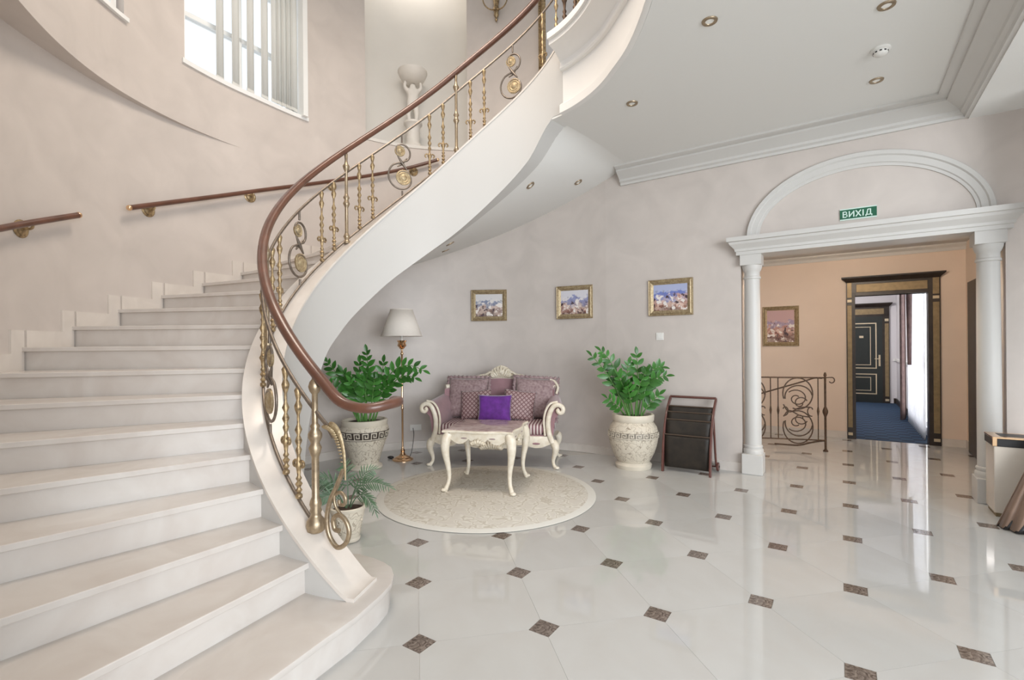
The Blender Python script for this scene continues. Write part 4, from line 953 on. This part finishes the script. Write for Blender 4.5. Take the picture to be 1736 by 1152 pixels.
cushion('cushion', 'grey mauve ruffled cushion leaning on the arm that faces the floor lamp', 'ruffle', 0.53, 0.52, 0.17, (-0.41, 0.44, 0.49), -0.24, 0.0, -0.06, True)
cushion('cushion', 'grey mauve ruffled cushion leaning on the arm that faces the cracked cream urn', 'ruffle', 0.53, 0.52, 0.17, (0.45, 0.44, 0.49), -0.24, 0.06, 0.10, True)
cushion('cushion', 'mauve diamond patterned cushion between purple pillow and ruffled cushion on the floor lamp side', 'diamond', 0.40, 0.38, 0.14, (-0.26, 0.31, 0.49), -0.30, -0.08, -0.10)
cushion('cushion', 'mauve diamond patterned cushion between purple pillow and ruffled cushion on the urn side', 'diamond', 0.40, 0.38, 0.14, (0.26, 0.30, 0.49), -0.28, 0.12, 0.16)
cushion('pillow', 'small vivid purple pillow in the middle of the sofa', 'purple', 0.41, 0.325, 0.13, (0.0, 0.16, 0.497), -0.22, 0.0, 0.0)
# ------------------------------------------------------------------ small table on the rug
TB = thing('side_table', 'square ivory table with curved legs and mauve stone top', 'table', (-0.256, 4.955, 0.012), -rad(13.2))
TW = 0.335
for sx in (-1, 1):
    for sy in (-1, 1):
        c = cabriole(0.55, (sx*0.75, sy*0.75), 0.043); c.build('leg', 'ivory', TB, (sx*(TW-0.035), sy*(TW-0.035), 0), smooth=60)
for k in range(4):
    ap = apron(-TW+0.05, TW-0.05, 0.565, 0.115, 60, 3, -TW+0.01, 0.022)
    o = ap.build('apron', 'ivory', TB, (0, 0, 0), PI/2*k, smooth=30, bevel=0.003)
    mb = MB()
    for s in (-1, 1): mb.ball((s*0.14, -TW+0.010, 0.515), 0.032, 14, 8, 1.0, 0.10, 0.22)
    mb.build('recess', 'mauve_marble', o, smooth=60)
    mb = MB(); leaf_cluster(mb, 0, 0.465, 0.25, 0.05, -TW+0.012, 7, 0.008); mb.build('carved_ornament', 'ivory_carved', o, smooth=60)
poly = []
for k in range(4):
    for i in range(16):
        u = -1+2*i/16; r_ = TW+0.018+0.014*math.cos(u*PI*1.5)
        c_, s_ = math.cos(PI/2*k), math.sin(PI/2*k); x, y = u*(TW+0.02), -r_
        poly.append((x*c_-y*s_, x*s_+y*c_))
mb = MB(); mb.prism(poly, 0.565, 0.588); mb.build('top_rim', 'ivory', TB, smooth=30, bevel=0.006)
mb = MB(); mb.prism([(x*0.955, y*0.955) for x, y in poly], 0.588, 0.596); mb.build('stone_top', 'mauve_marble', TB, smooth=30, bevel=0.003)
# ------------------------------------------------------------------ floor lamp
FL = thing('floor_lamp', 'brass floor lamp with cream shade and carved holder', 'lamp', (-1.37, 6.10, 0))
mb = MB(); mb.lathe([(0.128, 0), (0.130, 0.010), (0.118, 0.020), (0.100, 0.024), (0.094, 0.034), (0.070, 0.046), (0.050, 0.052), (0.034, 0.072), (0.024, 0.10), (0.030, 0.115), (0.018, 0.135), (0.013, 0.16)], 28); mb.build('base', 'brass', FL, smooth=40)
mb = MB(); mb.lathe([(0.012, 0.15), (0.012, 0.62), (0.017, 0.63), (0.017, 0.65), (0.012, 0.66), (0.012, 1.30), (0.020, 1.31), (0.020, 1.325), (0.012, 1.335), (0.012, 1.38)], 14); mb.build('pole', 'brass', FL, smooth=40)
mb = MB(); mb.lathe([(0.014, 1.37), (0.034, 1.385), (0.020, 1.40), (0.040, 1.43), (0.030, 1.455), (0.048, 1.47), (0.052, 1.48), (0.020, 1.485)], 16)
for k in range(6):
    u = k*PI/3; mb.tube([(0.02*math.cos(u), 0.02*math.sin(u), 1.385), (0.048*math.cos(u), 0.048*math.sin(u), 1.42), (0.035*math.cos(u), 0.035*math.sin(u), 1.455), (0.058*math.cos(u), 0.058*math.sin(u), 1.48)], [0.006, 0.010, 0.010, 0.004], 6)
mb.build('holder', 'brass', FL, smooth=50)
mb = MB(); mb.lathe([(0.016, 1.48), (0.016, 1.56), (0.030, 1.60), (0.032, 1.63), (0.020, 1.66), (0.002, 1.67)], 14); mb.build('candle_bulb', 'switch_white', FL, smooth=50)
mb = MB(); mb.lathe([(0.252, 1.535), (0.135, 1.865)], 40, caps=False); sh = mb.build('shade', 'lampshade', FL, smooth=60); solidify(sh, 0.003)
for r_, z in ((0.253, 1.537), (0.136, 1.863)):
    mb = MB(); mb.tube([(r_*math.cos(2*PI*k/40), r_*math.sin(2*PI*k/40), z) for k in range(41)], 0.005, 6, caps=False); mb.build('trim_ring', 'lampshade', sh, smooth=60)
mb = MB()
for k in range(3): mb.tube([(0, 0, 1.60), (0.13*math.cos(k*2.1), 0.13*math.sin(k*2.1), 1.863)], 0.002, 5)
mb.build('spider', 'brass', FL)
sp_ = PO(343.6, RL(343.6)-0.03, 0.285)
mb = MB(); mb.tube(smooth_path([sp_-Vector((-1.37, 6.10, 0)), sp_+Vector((0.02, -0.05, -0.10))-Vector((-1.37, 6.10, 0)), (0.06, 0.18, 0.02), (-0.02, 0.16, 0.006), (-0.10, 0.03, 0.006), (-0.09, -0.01, 0.012)], 6), 0.004, 6); mb.build('cord', 'black', FL, smooth=60)
mb = MB(); mb.ball((-0.165, 0.06, 0.018), 0.032, 10, 8, 1.3, 0.8, 0.55); mb.build('foot_switch', 'black', FL, smooth=60)
# ------------------------------------------------------------------ potted plants
leaf_pts = []
def leaf_mesh(name, material, L, W, th=0.0015, curl_=0.10, n=6):
    mb = MB(); top = []; 
    for i in range(n+1):
        s = i/n; w_ = W*math.sin(PI*min(1, s*0.97+0.03))**0.75*(1-0.25*s)
        zc = curl_*L*math.sin(PI*s)*0.4
        top.append([(-w_/2, L*s, zc+0.12*w_), (0, L*s, zc), (w_/2, L*s, zc+0.12*w_)])
    mb.loft(top, closed=False, caps=False)
    me = mb.mesh(name, material, 60); return me
zz_leaf = leaf_mesh('leaf', 'leaf', 0.108, 0.058)
palm_leaf = leaf_mesh('leaf', 'palm', 0.09, 0.014)
def frond(root, base, ctrl, tip, leaf_me, nl, lscale, stem_r=0.007, start=0.3, stem_mat='leaf_stem', droop=0.0, spread=1.0, mirror=True):
    base, ctrl, tip = Vector(base), Vector(ctrl), Vector(tip)
    def P(t): return base*(1-t)**2+ctrl*2*t*(1-t)+tip*t*t
    pts = [P(i/12) for i in range(13)]
    mb = MB(); mb.tube(pts, [stem_r*(1-0.65*i/12) for i in range(13)], 6)
    st = mb.build('frond', stem_mat, root, smooth=60)
    for i in range(nl):
        t = start+(1-start)*(i+0.5)/nl; p = P(t); T = (P(min(1, t+0.02))-P(t-0.02)).normalized()
        side = T.cross(Vector((random.uniform(-0.5, 0.5), -1, 0.25))).normalized()
        up = side.cross(T).normalized()
        for s in (-1, 1):
            d_ = (side*s*spread+T*0.75+up*random.uniform(-0.05, 0.30)-Vector((0, 0, droop))).normalized()
            z_ = (up-d_*up.dot(d_)).normalized()
            x_ = d_.cross(z_)
            M_ = Matrix((x_, d_, z_)).transposed().to_4x4()
            o = link('leaf', leaf_me, st, p); o.rotation_euler = M_.to_euler()
            k = lscale*random.uniform(0.85, 1.12)*(0.7+0.5*math.sin(PI*min(1, 0.25+0.75*(t-start)/(1-start)))); o.scale = (k, k, k)
    d_ = (P(1)-P(0.95)).normalized(); up = Vector((0, -0.6, 0.8)); z_ = (up-d_*up.dot(d_)).normalized(); x_ = d_.cross(z_)
    o = link('leaf', leaf_me, st, P(1)); o.rotation_euler = Matrix((x_, d_, z_)).transposed().to_4x4().to_euler(); o.scale = (lscale*0.9,)*3
def key_band(root, R_, z0, z1, n, material_bg, material_key):
    # Greek key meander round the pot: dark band with raised pale meander (kept as one proud relief)
    mb = MB(); mb.lathe([(R_(z0)-0.002, z0), (R_(z0)+0.003, z0+0.002), (R_((z0+z1)/2)+0.004, (z0+z1)/2), (R_(z1)+0.003, z1-0.002), (R_(z1)-0.002, z1)], 48, caps=False); b_ = mb.build('key_band', material_bg, root, smooth=50)
    rel = MB(); h_ = z1-z0; u = 2*PI/n
    segs = [(0.05, 0.14, 0.80, 0.14), (0.10, 0.14, 0.10, 0.86), (0.10, 0.86, 0.70, 0.86), (0.70, 0.86, 0.70, 0.40), (0.70, 0.40, 0.38, 0.40), (0.38, 0.40, 0.38, 0.62), (0.80, 0.14, 1.05, 0.14)]
    t_ = 0.055
    for k in range(n):
        for (xa, ya, xb, yb) in segs:
            if xa == xb: xr = (xa-t_*0.9, xa+t_*0.9); yr = (min(ya, yb)-t_, max(ya, yb)+t_)
            else: xr = (min(xa, xb)-t_*0.9, max(xa, xb)+t_*0.9); yr = (ya-t_, ya+t_)
            ring = []
            for xx in (xr[0], (xr[0]+xr[1])/2, xr[1]):
                an = (k+xx)*u; r4 = []
                for yy, pr in ((yr[0], 0.001), (yr[0], 0.0075), (yr[1], 0.0075), (yr[1], 0.001)):
                    z = z0+h_*yy; r_ = R_(z)+pr; r4.append((r_*math.cos(an), r_*math.sin(an), z))
                ring.append(r4)
            rel.loft(ring)
    rel.build('key_relief', material_key, b_, smooth=0)
def pot(root, prof, zone_plain, soil_z, soil_r):
    for nm, (i0, i1), m_ in zone_plain:
        mb = MB(); mb.lathe(prof[i0:i1+1], 48, caps=(nm != 'rim' and nm != 'body')); mb.build(nm, m_, root, smooth=40)
    mb = MB(); mb.lathe([(soil_r, soil_z-0.03), (soil_r, soil_z), (soil_r*0.5, soil_z+0.012), (0.001, soil_z+0.015)], 28); mb.build('soil', 'soil', root, smooth=40)
random.seed(11)
# vase plant between sofa and magazine rack
VP = thing('potted_plant', 'leafy plant in cracked cream urn beside the magazine rack', 'potted plant', (1.385, 5.64, 0))
vprof = [(0.195, 0), (0.202, 0.02), (0.205, 0.045), (0.190, 0.06), (0.178, 0.075), (0.195, 0.10), (0.235, 0.18), (0.265, 0.27), (0.280, 0.36), (0.276, 0.42), (0.262, 0.47), (0.235, 0.51), (0.222, 0.53), (0.232, 0.545), (0.236, 0.60), (0.228, 0.612), (0.205, 0.612), (0.200, 0.55)]
pot(VP, vprof, (('foot', (0, 4), 'ceramic_plain'), ('body', (4, 12), 'ceramic'), ('rim', (12, 17), 'ceramic_plain')), 0.575, 0.203)
vr = interp([(z, r) for r, z in vprof[4:13]])
key_band(VP, vr, 0.355, 0.425, 22, 'key_grey', 'ceramic_plain')
S = 0.0068
def vp(px, py, y=0): return ((px-1074)*S, y, 1.4-(py-588)*S)
for (bx, cx_, cy_, tx, ty, yy, nl) in ((-0.06, 1040, 640, 1004, 606, -0.05, 9), (-0.03, 1050, 618, 1022, 598, 0.05, 9), (-0.08, 1050, 690, 1028, 676, -0.10, 6), (-0.02, 1062, 640, 1070, 620, 0.08, 8), (0.05, 1085, 640, 1083, 604, 0.06, 8), (0.08, 1095, 620, 1120, 626, -0.06, 10), (0.07, 1085, 640, 1126, 640, -0.10, 9), (0.10, 1095, 690, 1118, 672, -0.02, 6), (0.02, 1076, 660, 1092, 632, -0.12, 8), (-0.04, 1060, 660, 1046, 640, -0.12, 8), (0.0, 1066, 670, 1060, 655, -0.14, 6), (0.06, 1088, 665, 1108, 654, 0.08, 7), (-0.05, 1050, 650, 1036, 628, 0.12, 8)):
    b0 = (bx, random.uniform(-0.07, 0.05), 0.57); frond(VP, b0, vp(cx_, cy_, yy*0.5), vp(tx, ty, yy), zz_leaf, max(4, int(nl*0.72)), 1.0, 0.011, 0.28)
# planter behind the newel
PP = thing('potted_plant', 'leafy plant in a Greek key pot behind the stair newel', 'potted plant', (-1.725, 5.72, 0))
pprof = [(0.19, 0), (0.20, 0.012), (0.195, 0.032), (0.165, 0.045), (0.155, 0.06), (0.20, 0.20), (0.245, 0.33), (0.270, 0.42), (0.272, 0.46), (0.262, 0.49), (0.252, 0.50), (0.258, 0.51), (0.260, 0.555), (0.252, 0.565), (0.228, 0.565), (0.220, 0.50)]
pot(PP, pprof, (('foot', (0, 4), 'ceramic_plain'), ('body', (4, 10), 'ceramic'), ('rim', (10, 15), 'ceramic_plain')), 0.53, 0.225)
pr_ = interp([(z, r) for r, z in pprof[4:11]])
key_band(PP, pr_, 0.345, 0.445, 18, 'key_dark', 'ceramic_plain')
S2 = 0.00685
def vq(px, py, y=0): return ((px-617)*S2, y, 1.4-(py-588)*S2)
for (bx, cx_, cy_, tx, ty, yy, nl) in ((-0.08, 590, 650, 557, 612, -0.05, 10), (-0.06, 585, 665, 562, 646, -0.10, 7), (-0.02, 606, 650, 606, 614, 0.06, 8), (0.0, 628, 640, 621, 596, 0.0, 10), (0.04, 645, 650, 648, 614, 0.05, 8), (0.08, 645, 660, 664, 648, -0.08, 7), (0.09, 655, 590, 718, 628, -0.03, 12), (0.10, 668, 618, 706, 640, -0.10, 9), (-0.03, 600, 660, 585, 628, -0.12, 9), (0.02, 620, 660, 628, 630, -0.13, 8), (-0.01, 610, 665, 600, 645, -0.15, 7), (0.06, 635, 660, 640, 640, -0.14, 7), (-0.05, 595, 655, 575, 632, 0.10, 8), (0.03, 622, 660, 614, 640, -0.12, 7)):
    b0 = (bx, random.uniform(-0.07, 0.05), 0.53); frond(PP, b0, vq(cx_, cy_, yy*0.5), vq(tx, ty, yy), zz_leaf, max(4, int(nl*0.72)), 1.0, 0.010, 0.30)
# small palm pot at the stair foot
QP = thing('potted_palm', 'small palm in a white embossed pot at the foot of the stairs', 'potted plant', (-1.205, 3.57, 0))
qprof = [(0.075, 0), (0.085, 0.006), (0.088, 0.02), (0.082, 0.03), (0.10, 0.12), (0.122, 0.225), (0.130, 0.235), (0.132, 0.25), (0.124, 0.255), (0.112, 0.252), (0.108, 0.20)]
pot(QP, qprof, (('foot', (0, 3), 'ceramic_plain'), ('body', (3, 5), 'ceramic'), ('rim', (5, 10), 'ceramic_plain')), 0.225, 0.112)
for k in range(5):
    an = -2.6+k*0.55
    for s in (-1, 1):
        pts = []
        for i in range(12):
            u = i*0.5; r_ = 0.020*(1-i/16); dx = s*(0.018+r_*math.sin(u)); dz = 0.13+0.03*s+r_*math.cos(u); rr = 0.083+(dz-0.03)*0.2+0.0015
            aa = an+dx/0.11; pts.append((rr*math.cos(aa), rr*math.sin(aa), dz))
        mb = MB(); mb.tube(pts, 0.0035, 5); mb.build('embossed_scroll', 'ceramic_plain', QP, smooth=60)
S3 = 0.00429
def vs_(px, py, y=0): return ((px-588)*S3, y, 1.4-(py-588)*S3)
for (cx_, cy_, tx, ty, yy, nl) in ((605, 795, 662, 822, -0.05, 16), (618, 805, 642, 856, -0.12, 14), (575, 800, 543, 806, -0.04, 12), (568, 815, 541, 846, -0.10, 13), (585, 790, 572, 792, 0.10, 12), (600, 800, 625, 802, 0.12, 12), (560, 810, 530, 822, 0.05, 11)):
    frond(QP, (random.uniform(-0.02, 0.02), random.uniform(-0.02, 0.02), 0.22), vs_(cx_, cy_, yy*0.6), vs_(tx, ty, yy), palm_leaf, nl, 0.75, 0.005, 0.28, 'palm', 0.5, 0.8)
# ------------------------------------------------------------------ magazine rack
RK = thing('magazine_rack', 'dark magazine rack with reddish curved sides and leather pockets by the wall', 'magazine rack', TD(0, 0, 0)+Vector((1.65, 5.43, 0)), -NA)
RWD = 0.50
side_p = [(0.0, 0.0), (0.012, 0.14), (0.04, 0.30), (0.09, 0.47), (0.165, 0.62), (0.26, 0.74), (0.34, 0.805)]
for s, x in ((0, 0.0), (1, RWD)):
    pts = smooth_path([(0, y, z) for y, z in side_p], 5); n = len(pts); rings = []
    for i, p in enumerate(pts):
        t = (pts[min(i+1, n-1)]-pts[max(i-1, 0)]).normalized(); nn = Vector((0, t.z, -t.y)); w_ = 0.044
        rings.append([p+Vector((-0.011, 0, 0)), p+Vector((0.011, 0, 0)), p+nn*w_+Vector((0.011, 0, 0)), p+nn*w_+Vector((-0.011, 0, 0))])
    mb = MB(); mb.loft(rings); mb.build('side_frame', 'rack_wood', RK, (x, 0, 0), smooth=40, bevel=0.003)
    mb = MB(); mb.tube(smooth_path([(0, 0.20, 0.60), (0, 0.24, 0.40), (0, 0.28, 0.20), (0, 0.32, 0.06)], 4), 0.012, 8); mb.build('back_leg', 'rack_wood', RK, (x, 0, 0), smooth=60)
    mb = MB(); mb.lathe([(0.046, -0.012), (0.048, 0), (0.046, 0.012)], 20); mb.v = [(z, x_, y_) for x_, y_, z in mb.v]; wh = mb.build('wheel', 'rack_wood', RK, (x+0.016*(1 if s else -1), 0.33, 0.049), smooth=40)
    mb = MB(); mb.lathe([(0.014, -0.016), (0.014, 0.016)], 10); mb.v = [(z, x_, y_) for x_, y_, z in mb.v]; mb.build('hub', 'dark_wood', wh, smooth=40)
mb = MB(); mb.tube([(0, 0.345, 0.80), (RWD, 0.345, 0.80)], 0.014, 10); mb.build('top_bar', 'rack_wood', RK, smooth=60)
mb = MB(); mb.tube([(0, 0.33, 0.049), (RWD, 0.33, 0.049)], 0.008, 8); mb.build('axle', 'rack_wood', RK, smooth=60)
def side_at(z):
    f = interp([(b_, a_) for a_, b_ in side_p]); return f(z)
for z0, z1, bk in ((0.06, 0.405, 0.10), (0.30, 0.565, 0.10), (0.47, 0.645, 0.09), (0.57, 0.705, 0.07)):
    prof = [(side_at(z1)+0.004, z1), (side_at((z0+z1)/2)+0.030, (z0+z1)/2), (side_at(z0)+0.060, z0), (side_at(z0)+0.045+bk*0.6, z0-0.008), (side_at(z0)+0.05+bk, z0+0.05), (side_at(z0)+0.06+bk, z1-0.02)]
    pth = smooth_path([(0, a_, b_) for a_, b_ in prof], 4)
    mb = MB(); mb.loft([[(x, p.y+0.006*math.sin(PI*x/RWD), p.z) for p in pth] for x in [0.008+(RWD-0.016)*i/8 for i in range(9)]], closed=False, caps=False)
    o = solidify(mb.build('pocket', 'rack_cloth', RK, smooth=60), 0.004)
    mb = MB(); mb.tube([(0.006, prof[0][0], z1), (RWD-0.006, prof[0][0], z1)], 0.008, 8); mb.build('pocket_rod', 'pocket_edge', o, smooth=60)
# ------------------------------------------------------------------ iron railing in the vestibule
PB, PL = Vector((4.05, 6.352, 0)), Vector((3.32, 6.56, 0)); dv = (PL-PB).normalized()
IR = thing('iron_railing', 'brown wrought iron scroll railing before the peach wall', 'railing', PB, math.atan2(-dv.y, -dv.x))   # local -x runs along the railing
def tb(nm, pts, r_, seg=7, parent=None): 
    mb = MB(); mb.tube(pts, r_, seg); return mb.build(nm, 'iron', parent or IR, smooth=60)
mb = MB(); mb.lathe([(0.030, 0), (0.030, 0.012), (0.014, 0.03), (0.014, 0.45), (0.020, 0.47), (0.033, 0.505), (0.033, 0.53), (0.020, 0.565), (0.013, 0.58), (0.013, 0.97), (0.020, 0.985), (0.014, 1.01), (0.008, 1.025)], 10); mb.build('post', 'iron', IR, smooth=50)
RLN = 1.9
tb('top_rail', [(0, 0, 0.955), (-RLN, 0, 0.955)], 0.010); tb('bottom_rail', [(0, 0, 0.145), (-RLN, 0, 0.145)], 0.009)
tb('rail_curl', [(0, 0, 0.955), (0.05, 0, 0.96)]+[(0.075+0.032*math.cos(u), 0, 0.925+0.036*math.sin(u)) for u in [1.9-0.45*i for i in range(11)]], 0.007)
def collar_bar(x):
    mb = MB(); mb.lathe([(0.007, 0.145), (0.007, 0.46), (0.010, 0.48), (0.016, 0.52), (0.010, 0.56), (0.007, 0.58), (0.007, 0.955)], 8, (x, 0, 0)); mb.build('baluster', 'iron', IR, smooth=50)
for x in (-0.082, -0.55, -0.64, -1.12, -1.20): collar_bar(x)
def scroll_panel(x):
    mb = MB(); rr = 0.0085
    def circ(cx_, cz, rx, rz_, a0, a1, n=20): return [(x+cx_+rx*math.cos(rad(a0+(a1-a0)*i/n)), 0, cz+rz_*math.sin(rad(a0+(a1-a0)*i/n))) for i in range(n+1)]
    mb.tube(circ(0, 0.745, 0.175, 0.205, 200, -110, 26), rr, 6); mb.tube(circ(0, 0.305, 0.175, 0.215, 160, 470, 26), rr, 6)
    mb.tube(circ(0.01, 0.70, 0.16, 0.15, 10, 190), rr, 6); mb.tube(circ(0.01, 0.36, 0.16, 0.17, -10, -190), rr, 6)
    for cz, sg_ in ((0.68, 1), (0.36, -1)):
        mb.tube([(x+(0.13-0.095*i/26)*math.cos(u)-0.01, 0, cz+sg_*(0.12-0.09*i/26)*math.sin(u)) for i, u in enumerate([2.4-0.30*k for k in range(27)])], rr*0.9, 6)
        mb.tube([(x+0.03+(0.085-0.06*i/20)*math.cos(u), 0, cz-sg_*0.06+sg_*(0.085-0.06*i/20)*math.sin(u)) for i, u in enumerate([0.4+0.30*k for k in range(21)])], rr*0.9, 6)
    for s in (-1, 1):
        mb.tube([(x+s*0.155+s*(-0.055+0.035*i/16)*math.cos(u)*1.0, 0, 0.525+(0.075-0.045*i/16)*math.sin(u)) for i, u in enumerate([-1.8+0.28*k for k in range(17)])], rr*0.9, 6)
    mb.tube(smooth_path([(x-0.17, 0, 0.60), (x-0.10, 0, 0.50), (x+0.02, 0, 0.56), (x+0.14, 0, 0.57)], 4), rr, 6)
    mb.tube(smooth_path([(x-0.17, 0, 0.44), (x-0.10, 0, 0.52), (x+0.02, 0, 0.46), (x+0.14, 0, 0.44)], 4), rr, 6)
    mb.build('scroll_panel', 'iron', IR, smooth=60)
scroll_panel(-0.318); scroll_panel(-0.88)
tb('descending_rail', smooth_path([(-0.02, 0.05, 0.945), (-0.10, 0.08, 0.945), (-0.22, 0.10, 0.90), (-0.75, 0.16, 0.715), (-1.5, 0.25, 0.45)], 4), 0.010)
tb('descending_rail', smooth_path([(0, 0.04, 0.135), (-0.12, 0.05, 0.11), (-0.28, 0.06, 0.06), (-0.40, 0.07, 0.055), (-0.58, 0.08, 0.06)], 4), 0.011)
# ------------------------------------------------------------------ waste bin by the column
BN = thing('waste_bin', 'square cream stone waste bin with black and gold top', 'bin', TD(1.012, 5.42), -NA)
mb = MB(); mb.box(0, 0.36, 0, 0.27, 0.03, 0.565); mb.build('body', 'bin_stone', BN, smooth=0, bevel=0.008)
mb = MB(); mb.box(0.012, 0.348, 0.010, 0.26, 0, 0.03); mb.build('base', 'olive_gold', BN, smooth=0)
mb = MB(); mb.box(-0.006, 0.366, -0.006, 0.276, 0.565, 0.625); o = mb.build('top', 'black', BN, smooth=0, bevel=0.004)
mb = MB(); mb.box(-0.008, 0.368, -0.008, 0.278, 0.625, 0.640); mb.box(-0.009, 0.02, -0.009, 0.02, 0.565, 0.63); mb.build('gold_edge', 'brass', o, smooth=0, bevel=0.003)
mb = MB(); mb.box(0.05, 0.31, 0.05, 0.22, 0.6395, 0.6415); mb.build('opening', 'black', o, smooth=0)
# drape trailing on the floor at the frame's edge
mb = MB(); rows = []
hem = [Vector(p) for p in ((3.66, 3.72, 0.012), (3.66, 3.60, 0.012), (3.72, 3.48, 0.012), (3.82, 3.38, 0.012), (3.95, 3.30, 0.012), (4.08, 3.27, 0.012))]
hem = smooth_path(hem, 8); n = len(hem)
tie = Vector((4.18, 3.62, 1.05)); topc = [Vector((4.05+0.5*i/(n-1), 3.75-0.45*i/(n-1), 3.36)) for i in range(n)]
for j in range(15):
    f = j/14; row = []
    for i in range(n):
        w_ = 0.018*math.sin(i*1.15)*(1-0.4*f); q_ = tie+Vector((0.06*(i/(n-1)-0.5), -0.10*(i/(n-1)-0.5), 0))
        if f < 0.6: g_ = f/0.6; g_ = g_**0.9; p = hem[i].lerp(q_, g_); p.z = hem[i].z+(tie.z-hem[i].z)*g_
        else: p = q_.lerp(topc[i], (f-0.6)/0.4)
        row.append(p+Vector((w_*0.7, w_*0.7, 0)))
    rows.append(row)
mb.loft(rows, closed=False, caps=False)
DRP = thing('drape', 'brown satin drape trailing on the marble floor beside the waste bin', 'curtain', (3.9, 3.5, 0))
mb.v = [(x-3.9, y-3.5, z) for x, y, z in mb.v]
solidify(mb.build('cloth', 'drape_brown', DRP, smooth=60), 0.006)
mb = MB(); mb.loft([[r*1.0+Vector((-3.9, -3.5, 0)) for r in rows[0]], [r+Vector((-3.905, -3.505, 0)) for r in rows[1]]], closed=False, caps=False)
mb.v = [(x-0.006, y-0.006, z*0.55+0.0) for x, y, z in mb.v]; solidify(mb.build('hem_band', 'black', DRP, smooth=60), 0.006)
# ------------------------------------------------------------------ statue in the niche
area('niche_fill_light', PO(345, RL(345)+0.2, 7.12), PO(345, RL(345)+0.2, 4), 0.9, 0.35, 9.5, (1.0, 0.93, 0.84))  # fill added out of sight at the niche top to lift its brightness
STT = thing('statue', 'white plaster cherub statue holding up a broad bowl in the niche', 'statue', PO(344.6, RL(344.6)+0.23, 4.19), -rad(344.6)); STT.scale = (0.94, 0.94, 0.94)
mb = MB(); mb.lathe([(0.16, 0), (0.16, 0.05), (0.14, 0.07), (0.12, 0.10), (0.105, 0.13), (0.10, 0.36), (0.12, 0.39), (0.14, 0.41), (0.14, 0.44)], 24); mb.build('pedestal', 'statue_white', STT, smooth=40)
me = bpy.data.meshes.new('figure')
vs = [(0, 0, 0.74), (0, 0, 0.84), (0, -0.005, 0.92), (0, -0.005, 0.97), (0, -0.01, 1.03), (0.05, 0, 0.66), (0.055, -0.02, 0.56), (0.05, 0.0, 0.45), (-0.05, 0, 0.66), (-0.075, -0.03, 0.56), (-0.05, 0.0, 0.45), (0.08, 0, 0.92), (0.125, -0.02, 0.97), (0.11, -0.02, 1.06), (-0.08, 0, 0.92), (-0.125, -0.02, 0.97), (-0.11, -0.02, 1.06)]
es = [(0, 1), (1, 2), (2, 3), (3, 4), (0, 5), (5, 6), (6, 7), (0, 8), (8, 9), (9, 10), (2, 11), (11, 12), (12, 13), (2, 14), (14, 15), (15, 16)]
rs = [0.075, 0.078, 0.07, 0.035, 0.055, 0.05, 0.038, 0.03, 0.05, 0.038, 0.03, 0.035, 0.027, 0.022, 0.035, 0.027, 0.022]
me.from_pydata(vs, es, []); fo_ = link('figure', me, STT); me.materials.append(MATS['statue_white'])
sk = fo_.modifiers.new('skin', 'SKIN'); sk.use_smooth_shade = True
for i, r_ in enumerate(rs): me.skin_vertices[0].data[i].radius = (r_, r_)
me.skin_vertices[0].data[0].use_root = True
ss = fo_.modifiers.new('sub', 'SUBSURF'); ss.levels = 2; ss.render_levels = 2
mb = MB(); mb.lathe([(0.05, 1.035), (0.10, 1.05), (0.17, 1.09), (0.205, 1.15), (0.215, 1.18), (0.222, 1.19), (0.222, 1.21), (0.205, 1.215), (0.17, 1.15), (0.05, 1.10), (0.001, 1.095)], 32); mb.build('bowl', 'statue_white', STT, smooth=50)
# ------------------------------------------------------------------ gilded sconce and mirror upstairs
a = 365.6
SN = thing('wall_sconce', 'gilded wall sconce with pointed drop high on the stairwell wall', 'wall lamp', PO(a, RL(a)-0.002, 5.98), -rad(a))
mb = MB(); mb.lathe([(0.006, 0.0), (0.022, 0.03), (0.012, 0.05), (0.035, 0.09), (0.028, 0.13), (0.045, 0.17), (0.030, 0.22), (0.045, 0.30), (0.030, 0.40), (0.01, 0.44)], 14, (0, -0.04, -0.06)); mb.build('back_plate', 'gilt', SN, smooth=50)
for s in (-1, 0, 1):
    p = bez((0, -0.06, 0.10), (s*0.10, -0.14, 0.02), (s*0.18, -0.18, 0.10), (s*0.17, -0.16-0.05*(s == 0), 0.22), 10)
    mb = MB(); mb.tube(p, 0.009, 8); am = mb.build('arm', 'gilt', SN, smooth=60)
    mb = MB(); mb.lathe([(0.012, 0.0), (0.035, 0.012), (0.035, 0.02), (0.014, 0.025), (0.014, 0.12)], 12, tuple(p[-1])); mb.build('candle', 'switch_white', am, smooth=50)
a = 382.5
MR = thing('mirror', 'tall mirror in a carved gilded frame on the upper landing wall', 'mirror', PO(a, RL(a)-0.01, 5.05), -rad(a))
MW, MH = 0.62, 1.6
rings = []
for ins, dep in ((0, 0.0), (0, 0.03), (0.015, 0.055), (0.035, 0.035), (0.06, 0.06), (0.085, 0.03), (0.10, 0.02), (0.10, 0.0)):
    rings.append([(-MW/2+ins, -dep, ins), (MW/2-ins, -dep, ins), (MW/2-ins, -dep, MH-ins), (-MW/2+ins, -dep, MH-ins)])
mb = MB(); mb.loft(rings, caps=False); mb.build('frame', 'gilt', MR, smooth=20)
mb = MB()
for sx in (-1, 1): 
    for k in range(5): mb.ball((sx*(MW/2-0.05)-sx*0.022*k, -0.05, 0.05+0.03*(4-k)*0.6), 0.024, 8, 6)
mb.build('corner_carving', 'gilt', MR, smooth=50)
mb = MB(); mb.box(-MW/2+0.095, MW/2-0.095, -0.012, -0.004, 0.095, MH-0.095); mb.build('glass', 'mirror', MR, smooth=0)
